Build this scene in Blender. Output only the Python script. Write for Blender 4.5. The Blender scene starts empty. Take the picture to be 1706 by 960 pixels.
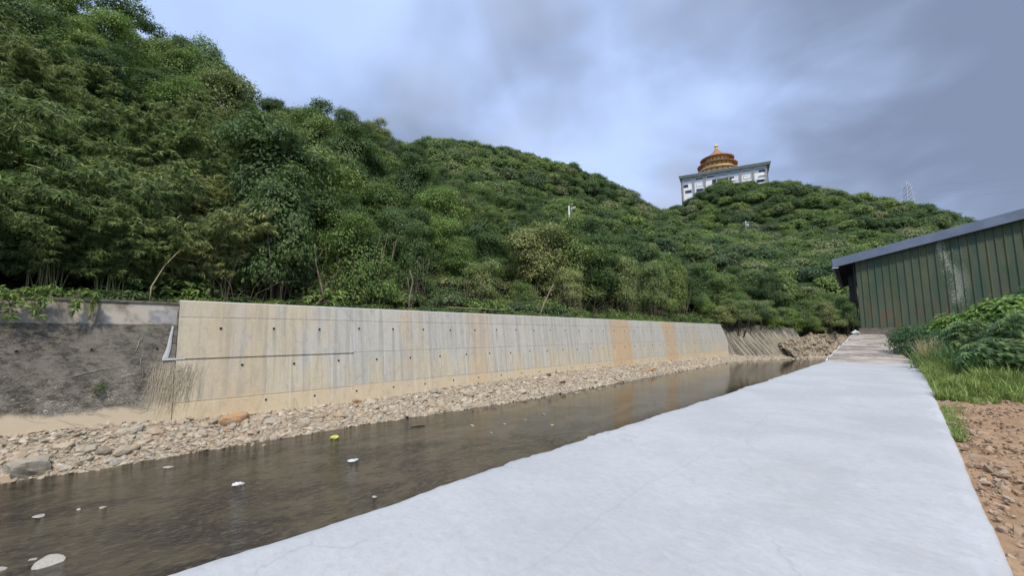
import bpy, math, random
import numpy as np
from mathutils import Vector
R = math.radians
random.seed(7)
rg = np.random.default_rng(11)
scene = bpy.context.scene
col = scene.collection

# ------------------------------------------------------------------ camera
cd = bpy.data.cameras.new("camera"); cam = bpy.data.objects.new("camera", cd); col.objects.link(cam)
cd.sensor_width = 36.0; cd.lens = 36*680/1706; cd.clip_start = 0.05; cd.clip_end = 5000
YAW = 44.05
cam.location = (0, 0, 1.6); cam.rotation_euler = (R(90)+math.atan(75/680), 0, R(YAW))
scene.camera = cam

# ------------------------------------------------------------------ world, sun, exposure
SUN_AZ, SUN_EL = 124.0, 54.0            # degrees clockwise from +Y, elevation
world = bpy.data.worlds.new("World"); scene.world = world; world.use_nodes = True
class NT:
    def __init__(s, nt): s.nt = nt; s.n = nt.nodes; s.l = nt.links
    def node(s, t, **k):
        n = s.n.new(t)
        ins = k.pop('ins', {})
        for a, b in k.items(): setattr(n, a, b)
        for a, b in ins.items(): s.put(n.inputs[a], b)
        return n
    def put(s, sock, v):
        if isinstance(v, bpy.types.NodeSocket): s.l.new(v, sock)
        else:
            try: sock.default_value = v
            except Exception:
                sock.default_value = (v[0], v[1], v[2], 1.0) if len(v) == 3 else v
    def m(s, op, a, b=0.0, c=0.0, clamp=False):
        n = s.node('ShaderNodeMath', operation=op); n.use_clamp = clamp
        s.put(n.inputs[0], a); s.put(n.inputs[1], b)
        if op in ('MULTIPLY_ADD', 'WRAP', 'COMPARE', 'SMOOTH_MIN'): s.put(n.inputs[2], c)
        return n.outputs[0]
    def ss(s, v, a, b, lo=0.0, hi=1.0):
        n = s.node('ShaderNodeMapRange', interpolation_type='SMOOTHSTEP')
        s.put(n.inputs[0], v); s.put(n.inputs[1], a); s.put(n.inputs[2], b); s.put(n.inputs[3], lo); s.put(n.inputs[4], hi)
        return n.outputs[0]
    def mix(s, f, a, b, mode='MIX'):
        n = s.node('ShaderNodeMix', data_type='RGBA', blend_type=mode)
        s.put(n.inputs[0], f); s.put(n.inputs[6], a if isinstance(a, bpy.types.NodeSocket) else (*a, 1)); s.put(n.inputs[7], b if isinstance(b, bpy.types.NodeSocket) else (*b, 1))
        return n.outputs[2]
    def noise(s, vec, scale, detail=4, rough=0.55, dist=0.0):
        n = s.node('ShaderNodeTexNoise'); s.put(n.inputs['Vector'], vec)
        n.inputs['Scale'].default_value = scale; n.inputs['Detail'].default_value = detail
        n.inputs['Roughness'].default_value = rough; n.inputs['Distortion'].default_value = dist
        return n.outputs['Fac']
    def vmul(s, vec, v, off=(0, 0, 0)):
        n = s.node('ShaderNodeVectorMath', operation='MULTIPLY_ADD'); s.put(n.inputs[0], vec); n.inputs[1].default_value = v; n.inputs[2].default_value = off
        return n.outputs[0]

w = NT(world.node_tree); w.n.clear()
sky = w.node('ShaderNodeTexSky', sky_type='NISHITA'); sky.sun_disc = False
sky.sun_elevation = R(SUN_EL); sky.sun_rotation = R(SUN_AZ); sky.air_density = 1.2; sky.dust_density = 2.0
bg_sky = w.node('ShaderNodeBackground', ins={'Color': sky.outputs[0], 'Strength': 0.14})
tc = w.node('ShaderNodeTexCoord'); gen = tc.outputs['Generated']
sep = w.node('ShaderNodeSeparateXYZ', ins={0: gen}); dx, dy, dz = sep.outputs
den = w.m('ADD', w.m('MAXIMUM', dz, 0.0), 0.30)
pl = w.node('ShaderNodeCombineXYZ', ins={0: w.m('DIVIDE', dx, den), 1: w.m('DIVIDE', dy, den), 2: 0.0}).outputs[0]
n1 = w.noise(w.vmul(pl, (1, 1, 1), (12.2, 0.7, 0)), 1.15, 4, 0.50, 0.25)
n2 = w.noise(w.vmul(pl, (1, 1, 1), (-6.3, 9.2, 2)), 0.8, 4, 0.48, 0.3)
n3 = w.noise(w.vmul(pl, (1, 1, 1), (1.3, 4.2, 5)), 3.2, 5, 0.55, 0.4)
# heavier grey bank towards +X, thin veil over blue towards -X
bank = w.m('ADD', w.m('MULTIPLY', w.m('SUBTRACT', n1, 0.5), 3.8), w.m('MULTIPLY', w.m('SUBTRACT', n3, 0.5), 1.0))
dark = w.ss(w.m('ADD', w.m('ADD', w.m('MULTIPLY', dx, 0.95), 0.92), bank), 0.0, 1.30)
cloudc = w.mix(dark, (0.430, 0.560, 0.860), (0.178, 0.226, 0.335))
wisp = w.ss(w.m('ADD', n2, w.m('MULTIPLY', w.m('SUBTRACT', n3, .5), .4)), 0.42, 0.68)
cloudc = w.mix(w.m('MULTIPLY', wisp, 0.40), cloudc, (0.54, 0.62, 0.80))
low = w.ss(dz, 0.0, 0.30, 0.35, 0.0)
cloudc = w.mix(low, cloudc, (0.33, 0.41, 0.57))
# cloud is brighter round the veiled sun and overhead, out of the picture's view
sv = (math.sin(R(SUN_AZ))*math.cos(R(SUN_EL)), math.cos(R(SUN_AZ))*math.cos(R(SUN_EL)), math.sin(R(SUN_EL)))
dn = w.node('ShaderNodeVectorMath', operation='DOT_PRODUCT', ins={0: gen, 1: sv})
glow = w.ss(dn.outputs['Value'], 0.15, 1.0, 1.0, 2.2)
zen = w.ss(dz, 0.62, 0.95, 1.0, 1.5)
bg_cloud = w.node('ShaderNodeBackground', ins={'Color': cloudc, 'Strength': w.m('MULTIPLY', glow, zen)})
cover = w.ss(w.m('ADD', w.m('ADD', dx, 1.0), w.m('MULTIPLY', n2, 0.9)), 0.25, 0.85, 0.75, 1.0)
wm = w.node('ShaderNodeMixShader', ins={0: cover, 1: bg_sky.outputs[0], 2: bg_cloud.outputs[0]})
w.node('ShaderNodeOutputWorld', ins={0: wm.outputs[0]})

sd = bpy.data.lights.new("sun", 'SUN'); so = bpy.data.objects.new("sun", sd); col.objects.link(so)
sd.energy = 2.5; sd.angle = R(5); sd.color = (1.0, 0.90, 0.75)
az = R(SUN_AZ); el = R(SUN_EL)
so.rotation_euler = Vector((math.sin(az)*math.cos(el), math.cos(az)*math.cos(el), math.sin(el))).to_track_quat('Z', 'Y').to_euler()
vs = scene.view_settings; vs.view_transform = 'Standard'; vs.look = 'None'; vs.exposure = 0.40; vs.gamma = 1.0; vs.use_curve_mapping = False
scene.cycles.max_bounces = 6; scene.cycles.transparent_max_bounces = 8

# ------------------------------------------------------------------ helpers
def tag(o, label=None, cat=None, group=None, kind=None):
    if label: o['label'] = label
    if cat: o['category'] = cat
    if group: o['group'] = group
    if kind: o['kind'] = kind
    return o
def empty(name, loc=(0, 0, 0), rz=0.0, label=None, cat=None, group=None, scale=(1, 1, 1)):
    o = bpy.data.objects.new(name, None); col.objects.link(o); o.location = loc; o.rotation_euler = (0, 0, rz); o.scale = scale
    o.empty_display_size = 0.2
    return tag(o, label, cat, group)
def link(name, me, parent=None, loc=None, rot=None, scale=None):
    o = bpy.data.objects.new(name, me); col.objects.link(o)
    if parent: o.parent = parent
    if loc is not None: o.location = loc
    if rot is not None: o.rotation_euler = rot
    if scale is not None: o.scale = scale
    return o
def npmesh(name, V, F, mat=None, rnd=None, smooth=False, pos=None):
    """V (n,3), F (m,k) one arity or list of arrays; rnd per face"""
    me = bpy.data.meshes.new(name)
    Fs = F if isinstance(F, list) else [F]
    Fs = [np.asarray(f, dtype=np.int32) for f in Fs if len(f)]
    loops = np.concatenate([f.ravel() for f in Fs])
    tot = np.concatenate([np.full(len(f), f.shape[1], dtype=np.int32) for f in Fs])
    st = np.concatenate([[0], np.cumsum(tot)[:-1]]).astype(np.int32)
    me.vertices.add(len(V)); me.vertices.foreach_set('co', np.asarray(V, dtype=np.float32).ravel())
    me.loops.add(len(loops)); me.loops.foreach_set('vertex_index', loops)
    me.polygons.add(len(tot)); me.polygons.foreach_set('loop_start', st)
    me.polygons.foreach_set('use_smooth', np.full(len(tot), smooth, dtype=bool))
    me.update(calc_edges=True)
    if rnd is not None:
        a = me.attributes.new('rnd', 'FLOAT', 'FACE'); a.data.foreach_set('value', np.asarray(rnd, dtype=np.float32))
    if mat: me.materials.append(mat)
    return me
class MB:
    """collects polygons"""
    def __init__(s): s.v = []; s.f = []
    def add(s, vs, fs):
        b = len(s.v); s.v += [tuple(v) for v in vs]; s.f += [[b+i for i in f] for f in fs]; return s
    def box(s, x0, x1, y0, y1, z0, z1):
        return s.add([(x0,y0,z0),(x1,y0,z0),(x1,y1,z0),(x0,y1,z0),(x0,y0,z1),(x1,y0,z1),(x1,y1,z1),(x0,y1,z1)],
                     [(0,3,2,1),(4,5,6,7),(0,1,5,4),(1,2,6,5),(2,3,7,6),(3,0,4,7)])
    def bar(s, a, b, r0, r1=None, n=6, cap=True):
        a = Vector(a); b = Vector(b); r1 = r0 if r1 is None else r1
        return s.tube([a, b], [r0, r1], n, cap)
    def tube(s, pts, rad, n=6, cap=True):
        pts = [Vector(p) for p in pts]; vs = []; fs = []
        for i, p in enumerate(pts):
            d = (pts[min(i+1, len(pts)-1)]-pts[max(i-1, 0)]).normalized()
            u = d.orthogonal().normalized() if i == 0 else (u-d*u.dot(d)).normalized()
            v = d.cross(u)
            for k in range(n):
                a = 2*math.pi*k/n; vs.append(p+(u*math.cos(a)+v*math.sin(a))*rad[i])
        for i in range(len(pts)-1):
            for k in range(n):
                k2 = (k+1) % n; fs.append((i*n+k, i*n+k2, (i+1)*n+k2, (i+1)*n+k))
        if cap: fs.append(tuple(reversed(range(n)))); fs.append(tuple(range((len(pts)-1)*n, len(pts)*n)))
        return s.add(vs, fs)
    def lathe(s, prof, n=32, cx=0, cy=0):
        vs = []; fs = []
        for r, z in prof:
            for k in range(n):
                a = 2*math.pi*k/n; vs.append((cx+r*math.cos(a), cy+r*math.sin(a), z))
        for i in range(len(prof)-1):
            for k in range(n):
                k2 = (k+1) % n; fs.append((i*n+k, i*n+k2, (i+1)*n+k2, (i+1)*n+k))
        return s.add(vs, fs)
    def mesh(s, name, mat, smooth=False):
        me = bpy.data.meshes.new(name); me.from_pydata(s.v, [], s.f)
        me.polygons.foreach_set('use_smooth', np.full(len(s.f), smooth, dtype=bool))
        me.update(); me.materials.append(mat); return me
    def obj(s, name, mat, parent=None, smooth=False):
        return link(name, s.mesh(name, mat, smooth), parent)
def _h(ix, iy, iz, seed):
    h = (ix*374761393+iy*668265263+iz*2147483647+seed*1274126177) & 0xffffffff
    h = ((h ^ (h >> 13))*1274126177) & 0xffffffff
    return ((h ^ (h >> 16)) & 0xffff)/65535.0
def vnoise(x, y, z=0.0, seed=0):
    x, y, z = np.broadcast_arrays(np.asarray(x, float), np.asarray(y, float), np.asarray(z, float))
    ix = np.floor(x).astype(np.int64); iy = np.floor(y).astype(np.int64); iz = np.floor(z).astype(np.int64)
    fx = x-ix; fy = y-iy; fz = z-iz
    fx = fx*fx*(3-2*fx); fy = fy*fy*(3-2*fy); fz = fz*fz*(3-2*fz); o = 0
    for a in (0, 1):
        for b in (0, 1):
            for c in (0, 1):
                o = o+_h(ix+a, iy+b, iz+c, seed)*(fx if a else 1-fx)*(fy if b else 1-fy)*(fz if c else 1-fz)
    return o
def fbm(x, y, z=0.0, seed=0, octv=4):
    o = 0; a = 0.5; f = 1.0
    for i in range(octv):
        o = o+a*(vnoise(x*f, y*f, np.asarray(z)*f, seed+i)-0.5); a *= 0.5; f *= 2.03
    return o
def ico(sub):
    import bmesh
    bm = bmesh.new(); bmesh.ops.create_icosphere(bm, subdivisions=sub, radius=1.0)
    V = np.array([v.co[:] for v in bm.verts]); F = np.array([[v.index for v in f.verts] for f in bm.faces]); bm.free()
    return V, F
def rotm(n, rng, tilt=1.0):
    a = rng.uniform(0, 2*math.pi, n); b = rng.uniform(-tilt, tilt, n); c = rng.uniform(-tilt, tilt, n)
    def Rz(t): z = np.zeros_like(t); o = np.ones_like(t); return np.stack([np.stack([np.cos(t), -np.sin(t), z], -1), np.stack([np.sin(t), np.cos(t), z], -1), np.stack([z, z, o], -1)], 1)
    def Rx(t): z = np.zeros_like(t); o = np.ones_like(t); return np.stack([np.stack([o, z, z], -1), np.stack([z, np.cos(t), -np.sin(t)], -1), np.stack([z, np.sin(t), np.cos(t)], -1)], 1)
    def Ry(t): z = np.zeros_like(t); o = np.ones_like(t); return np.stack([np.stack([np.cos(t), z, np.sin(t)], -1), np.stack([z, o, z], -1), np.stack([-np.sin(t), z, np.cos(t)], -1)], 1)
    return Rz(a) @ Rx(b) @ Ry(c)

# ------------------------------------------------------------------ materials
def newmat(name):
    m = bpy.data.materials.new(name); m.use_nodes = True; t = NT(m.node_tree); t.n.clear(); return m, t
def pbr(t, colr, rough=0.8, bump=None, bstr=0.3, bdist=0.02, spec=0.4, metal=0.0):
    p = t.node('ShaderNodeBsdfPrincipled')
    t.put(p.inputs['Base Color'], colr if isinstance(colr, bpy.types.NodeSocket) else (*colr, 1)); t.put(p.inputs['Roughness'], rough)
    p.inputs['Specular IOR Level'].default_value = spec; p.inputs['Metallic'].default_value = metal
    if bump is not None:
        b = t.node('ShaderNodeBump', ins={'Strength': bstr, 'Distance': bdist, 'Height': bump}); t.put(p.inputs['Normal'], b.outputs[0])
    return p
def out(t, sh): t.node('ShaderNodeOutputMaterial', ins={0: sh})
def objco(t): return t.node('ShaderNodeTexCoord').outputs['Object']
def simple(name, c, rough=0.7, var=0.25, scale=3.0, metal=0.0, spec=0.4, bump=0.3, c2=None):
    m, t = newmat(name); v = objco(t); n = t.noise(v, scale, 5, 0.6)
    c2 = c2 or tuple(x*(1-var) for x in c)
    p = pbr(t, t.mix(t.ss(n, 0.35, 0.65), c, c2), rough, n, bump, 0.02, spec, metal); out(t, p.outputs[0]); return m
def leafmat(name, cols, trans=0.36, rough=0.55):
    """cols: 4 colours spread over per-plant random; per-leaf random varies value"""
    m, t = newmat(name)
    oi = t.node('ShaderNodeObjectInfo'); at = t.node('ShaderNodeAttribute', attribute_name='rnd').outputs['Fac']
    r = t.node('ShaderNodeValToRGB'); cr = r.color_ramp
    cr.elements[0].color = (*cols[0], 1); cr.elements[1].color = (*cols[-1], 1); cr.elements[1].position = 0.95
    for i in range(1, len(cols)-1):
        e = cr.elements.new(i/(len(cols)-1)*0.95); e.color = (*cols[i], 1)
    t.put(r.inputs[0], oi.outputs['Random'])
    c = r.outputs[0]
    hs = t.node('ShaderNodeHueSaturation', ins={'Hue': t.m('MULTIPLY_ADD', at, -0.040, 0.505), 'Saturation': 0.95, 'Value': t.m('MULTIPLY_ADD', t.m('POWER', at, 1.6), 1.9, 1.15), 'Color': c})
    p = pbr(t, hs.outputs[0], rough, spec=0.30)
    tr = t.node('ShaderNodeBsdfTranslucent', ins={'Color': t.mix(0.5, hs.outputs[0], (0.14, 0.22, 0.03))})
    mx = t.node('ShaderNodeMixShader', ins={0: trans, 1: p.outputs[0], 2: tr.outputs[0]}); out(t, mx.outputs[0]); return m
G = dict(
 broad=leafmat('leaf_broad', [(0.040,0.080,0.026),(0.080,0.135,0.034),(0.115,0.170,0.042),(0.048,0.088,0.036),(0.145,0.170,0.060)]),
 darkb=leafmat('leaf_dark', [(0.034,0.068,0.024),(0.046,0.086,0.028),(0.056,0.098,0.030)]),
 far=leafmat('leaf_far', [(0.034,0.066,0.030),(0.080,0.135,0.034),(0.125,0.185,0.048),(0.042,0.075,0.036),(0.160,0.180,0.080),(0.070,0.120,0.032),(0.036,0.068,0.026),(0.105,0.160,0.038)]),
 bamboo=leafmat('leaf_bamboo', [(0.105,0.150,0.048),(0.140,0.180,0.060),(0.085,0.135,0.046),(0.165,0.195,0.070)]),
 vine=leafmat('leaf_vine', [(0.070,0.125,0.028),(0.095,0.165,0.032),(0.060,0.115,0.030)]),
 pink=leafmat('leaf_pinkish', [(0.20,0.155,0.105),(0.19,0.15,0.10)]),
 shrub=leafmat('leaf_shrub', [(0.035,0.085,0.028),(0.050,0.110,0.032)], rough=0.42),
 bright=leafmat('leaf_bright', [(0.085,0.165,0.025),(0.10,0.18,0.03)], rough=0.42),
 cassava=leafmat('leaf_palmate', [(0.050,0.100,0.030),(0.056,0.108,0.032)], rough=0.38),
 grass=leafmat('grass_blade', [(0.105,0.155,0.036),(0.115,0.165,0.038)], trans=0.35),
 plume=leafmat('grass_plume', [(0.30,0.25,0.13),(0.30,0.25,0.13)]),
)
M = {}
M['bark'] = simple('bark', (0.16,0.125,0.085), 0.9, 0.4, 6)
M['palebark'] = simple('pale_bark', (0.27,0.215,0.15), 0.85, 0.35, 6)
M['culm'] = simple('culm', (0.15,0.17,0.06), 0.5, 0.4, 5, c2=(0.25,0.21,0.10))
M['drycane'] = simple('dry_cane', (0.36,0.30,0.17), 0.7, 0.3, 5)

def mat_newwall():
    m, t = newmat('new_concrete_wall'); v = objco(t)
    s = t.node('ShaderNodeSeparateXYZ', ins={0: v}); X, Y, Z = s.outputs
    big = t.noise(t.vmul(v, (0, 0.16, 0.10)), 1.0, 3, 0.5, 0.3)
    med = t.noise(t.vmul(v, (0, 1.1, 0.35)), 1.0, 5, 0.6, 0.3)
    streak = t.noise(t.vmul(v, (0, 3.6, 0.16)), 1.0, 4, 0.6)
    fine = t.noise(t.vmul(v, (0, 11.0, 0.9)), 1.0, 4, 0.6)
    grain = t.noise(v, 14.0, 4, 0.6)
    gy = t.ss(Y, 5.0, 11.0)
    up = t.ss(Z, -0.2, 0.9, 0.25, 1.0)
    greym = t.m('ADD', t.m('MULTIPLY', gy, t.m('MULTIPLY', up, 0.75)), t.m('MULTIPLY', t.m('SUBTRACT', t.m('ADD', big, med), 1.0), 2.6))
    c = t.mix(t.ss(greym, 0.05, 0.62), (0.60,0.52,0.36), (0.53,0.52,0.465))
    c = t.mix(t.ss(streak, 0.40, 0.66, 0.0, 0.30), c, (0.53,0.47,0.35))
    c = t.mix(t.ss(streak, 0.58, 0.36, 0.0, 0.50), c, (0.27,0.26,0.225))
    # panel to panel tone differences (pours of shuttering 0.9 m wide)
    pn = t.node('ShaderNodeTexWhiteNoise', noise_dimensions='2D', ins={'Vector': t.node('ShaderNodeCombineXYZ', ins={0: t.m('FLOOR', t.m('DIVIDE', Y, 0.92)), 1: t.m('FLOOR', t.m('DIVIDE', t.m('ADD', Z, 0.90), 1.55))}).outputs[0]}).outputs['Value']
    c = t.mix(t.m('MULTIPLY', pn, 0.26), c, (0.33,0.33,0.295))
    # bottom pour: yellower, silt-stained
    lowm = t.ss(t.m('ADD', Z, t.m('MULTIPLY', t.m('SUBTRACT', med, .5), 0.35)), -0.90, -1.02)
    c = t.mix(t.m('MULTIPLY', lowm, 0.75), c, (0.60,0.49,0.31))
    # shuttering joints with lime runs
    fr = t.m('ABSOLUTE', t.m('SUBTRACT', t.m('FRACT', t.m('DIVIDE', Y, 0.92)), 0.5))
    jn = t.m('MULTIPLY', t.ss(fr, 0.462, 0.492), t.ss(med, 0.40, 0.62))
    zlim = t.ss(Z, 0.72, 0.60, 0.18, 0.75)
    c = t.mix(t.m('MULTIPLY', jn, zlim), c, (0.66,0.63,0.56))
    wr = t.m('MULTIPLY', t.ss(fine, 0.635, 0.70), t.ss(med, 0.45, 0.60))
    c = t.mix(t.m('MULTIPLY', wr, 0.8), c, (0.62,0.60,0.54))
    # rust-orange wash bands
    def band(y0, y1, e):
        j = t.m('MULTIPLY', t.m('SUBTRACT', med, 0.5), 1.6)
        yy = t.m('ADD', Y, j)
        return t.m('MULTIPLY', t.ss(yy, y0-e, y0+e), t.ss(yy, y1+e, y1-e))
    o = t.m('MAXIMUM', band(34.2, 38.0, 0.3), t.m('MULTIPLY', band(45.7, 49.0, 0.3), 0.95))
    o = t.m('MAXIMUM', o, t.m('MULTIPLY', band(16.9, 18.8, 0.4), 0.5))
    o = t.m('MAXIMUM', o, t.m('MULTIPLY', band(12.2, 12.6, 0.25), 0.35))
    o = t.m('MAXIMUM', o, t.m('MULTIPLY', band(54.0, 55.5, 0.4), 0.35))
    o = t.m('MAXIMUM', o, t.m('MULTIPLY', band(3.2, 5.4, 0.8), 0.30))
    c = t.mix(t.m('MULTIPLY', o, t.ss(streak, 0.25, 0.55, 0.35, 0.75)), c, (0.56,0.37,0.19))
    # cold-joint stains
    def line(z, wd, amt, wob=0.10):
        zz = t.m('ADD', Z, t.m('MULTIPLY', t.m('SUBTRACT', big, 0.5), wob))
        return t.m('MULTIPLY', t.ss(t.m('ABSOLUTE', t.m('SUBTRACT', zz, z)), wd, 0.01), amt)
    ln = t.m('MAXIMUM', line(2.19, 0.035, 0.20, 0.0), t.m('MAXIMUM', line(0.60, 0.035, 0.12, 0.0), line(-1.00, 0.04, 0.22, 0.06)))
    c = t.mix(t.m('MULTIPLY', ln, t.ss(med, 0.35, 0.6, 0.4, 1.0)), c, (0.20,0.19,0.17))
    c = t.mix(t.ss(grain, 0.40, 0.70, 0.0, 0.22), c, (0.30,0.28,0.24))
    blot = t.noise(t.vmul(v, (0, 2.2, 1.3), (0, 5, 3)), 1.6, 6, 0.7, 0.8)
    c = t.mix(t.ss(blot, 0.50, 0.68, 0.0, 0.38), c, (0.30,0.285,0.24)); c = t.mix(t.ss(blot, 0.48, 0.34, 0.0, 0.30), c, (0.56,0.53,0.45))
    for (hz_, y0_, st_) in ((1.80, 3.8, 1.95), (0.25, 4.6, 2.0), (-1.24, 5.5, 2.0)):
        fr_ = t.m('MULTIPLY', t.m('ABSOLUTE', t.m('SUBTRACT', t.m('FRACT', t.m('ADD', t.m('DIVIDE', t.m('SUBTRACT', Y, y0_), st_), .5)), .5)), st_)
        cid = t.node('ShaderNodeTexWhiteNoise', noise_dimensions='1D', ins={'W': t.m('ADD', t.m('FLOOR', t.m('ADD', t.m('DIVIDE', t.m('SUBTRACT', Y, y0_), st_), .5)), hz_*7)}).outputs['Value']
        dr = t.m('MULTIPLY', t.m('MULTIPLY', t.ss(t.m('ADD', fr_, t.m('MULTIPLY', t.m('SUBTRACT', fine, .5), .12)), .085, .03), t.ss(Z, hz_+.02, hz_-.03)), t.m('MULTIPLY', t.ss(Z, hz_-1.3, hz_-.2), t.ss(cid, .35, .75)))
        c = t.mix(t.m('MULTIPLY', dr, .55), c, (0.62,0.56,0.43) if hz_ < 1 else (0.27,0.25,0.21))
    # pale cast top edge
    c = t.mix(t.ss(Z, 2.79, 2.83, 0, 0.5), c, (0.52,0.50,0.44))
    p = pbr(t, c, 0.85, t.m('ADD', t.m('MULTIPLY', fine, 0.6), grain), 0.5, 0.02, 0.25); out(t, p.outputs[0]); return m
M['newwall'] = mat_newwall()
def mat_oldwall(name, far=False):
    m, t = newmat(name); v = objco(t)
    s = t.node('ShaderNodeSeparateXYZ', ins={0: v}); X, Y, Z = s.outputs
    a = t.noise(v, 0.9, 6, 0.65, 0.6); b = t.noise(t.vmul(v, (1, 1, 2.2)), 3.2, 6, 0.72, 0.8); g = t.noise(v, 22, 4, 0.65)
    c = t.mix(t.ss(b, 0.38, 0.62), (0.058,0.053,0.043), (0.175,0.160,0.130))
    c = t.mix(t.ss(a, 0.46, 0.68, 0, 0.55), c, (0.27,0.25,0.205))
    c = t.mix(t.ss(g, 0.5, 0.72, 0, 0.6), c, (0.30,0.27,0.21))
    if not far:
        # scattered pale root scars
        wv = t.node('ShaderNodeTexNoise', ins={'Vector': t.vmul(v, (1, 1, 1.8)), 'Scale': 2.6, 'Detail': 3.0, 'Distortion': 1.4}).outputs['Fac']
        thin = t.ss(t.m('ABSOLUTE', t.m('SUBTRACT', wv, 0.5)), 0.012, 0.003)
        lowz = t.ss(Z, 0.9, -0.9, 0.10, 1.0)
        c = t.mix(t.m('MULTIPLY', t.m('MULTIPLY', thin, lowz), t.ss(a, 0.47, 0.6)), c, (0.60,0.56,0.46))
        chip = t.m('MULTIPLY', t.ss(t.noise(t.vmul(v, (1, 1, 2.6)), 4.5, 5, 0.7, 1.0), 0.60, 0.66), t.ss(Z, 0.2, -0.9, 0.0, 1.0))
        c = t.mix(t.m('MULTIPLY', chip, 0.8), c, (0.52,0.48,0.39))
        # silt line
        silt = t.ss(t.m('ADD', Z, t.m('MULTIPLY', t.m('SUBTRACT', a, 0.5), 0.9)), -0.88, -1.10)
        c = t.mix(t.m('MULTIPLY', silt, 0.92), c, (0.56,0.47,0.33))
        rt = t.m('MULTIPLY', t.ss(t.m('ADD', Y, t.m('MULTIPLY', Z, -0.16)), 1.5, 2.2), t.ss(Z, 1.0, 0.0))
        c = t.mix(t.m('MULTIPLY', rt, 0.7), c, (0.50,0.43,0.30))
        par = t.ss(Z, 1.905, 1.94)
        pc = t.mix(t.ss(t.noise(t.vmul(v, (1, 1.6, 1)), 1.1, 5, 0.6, 0.5), 0.36, 0.62), (0.19,0.17,0.135), (0.47,0.43,0.36))
        c = t.mix(par, c, pc)
    else:
        st = t.noise(t.node('ShaderNodeCombineXYZ', ins={0: t.m('MULTIPLY', t.m('ADD', Y, t.m('MULTIPLY', Z, 0.30)), 3.2), 1: 0.0, 2: t.m('MULTIPLY', Z, .12)}).outputs[0], 1.0, 2, 0.55)
        mm = t.m('MULTIPLY', t.ss(st, 0.47, 0.56), t.ss(t.m('ADD', Z, t.m('MULTIPLY', t.m('SUBTRACT', st, .5), -4.0)), 1.6, 1.1))
        c = t.mix(t.m('MULTIPLY', mm, 0.75), c, (0.40,0.36,0.27))
        c = t.mix(t.m('MULTIPLY', t.ss(Y, 73, 79), t.ss(Z, 1.2, 0.8, 0, 0.55)), c, (0.34,0.28,0.20))
    p = pbr(t, c, 0.92, t.m('ADD', b, g), 0.25, 0.02, 0.2); out(t, p.outputs[0]); return m
M['oldwall'] = mat_oldwall('old_stained_wall'); M['farwall'] = mat_oldwall('far_old_wall', True)
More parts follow.
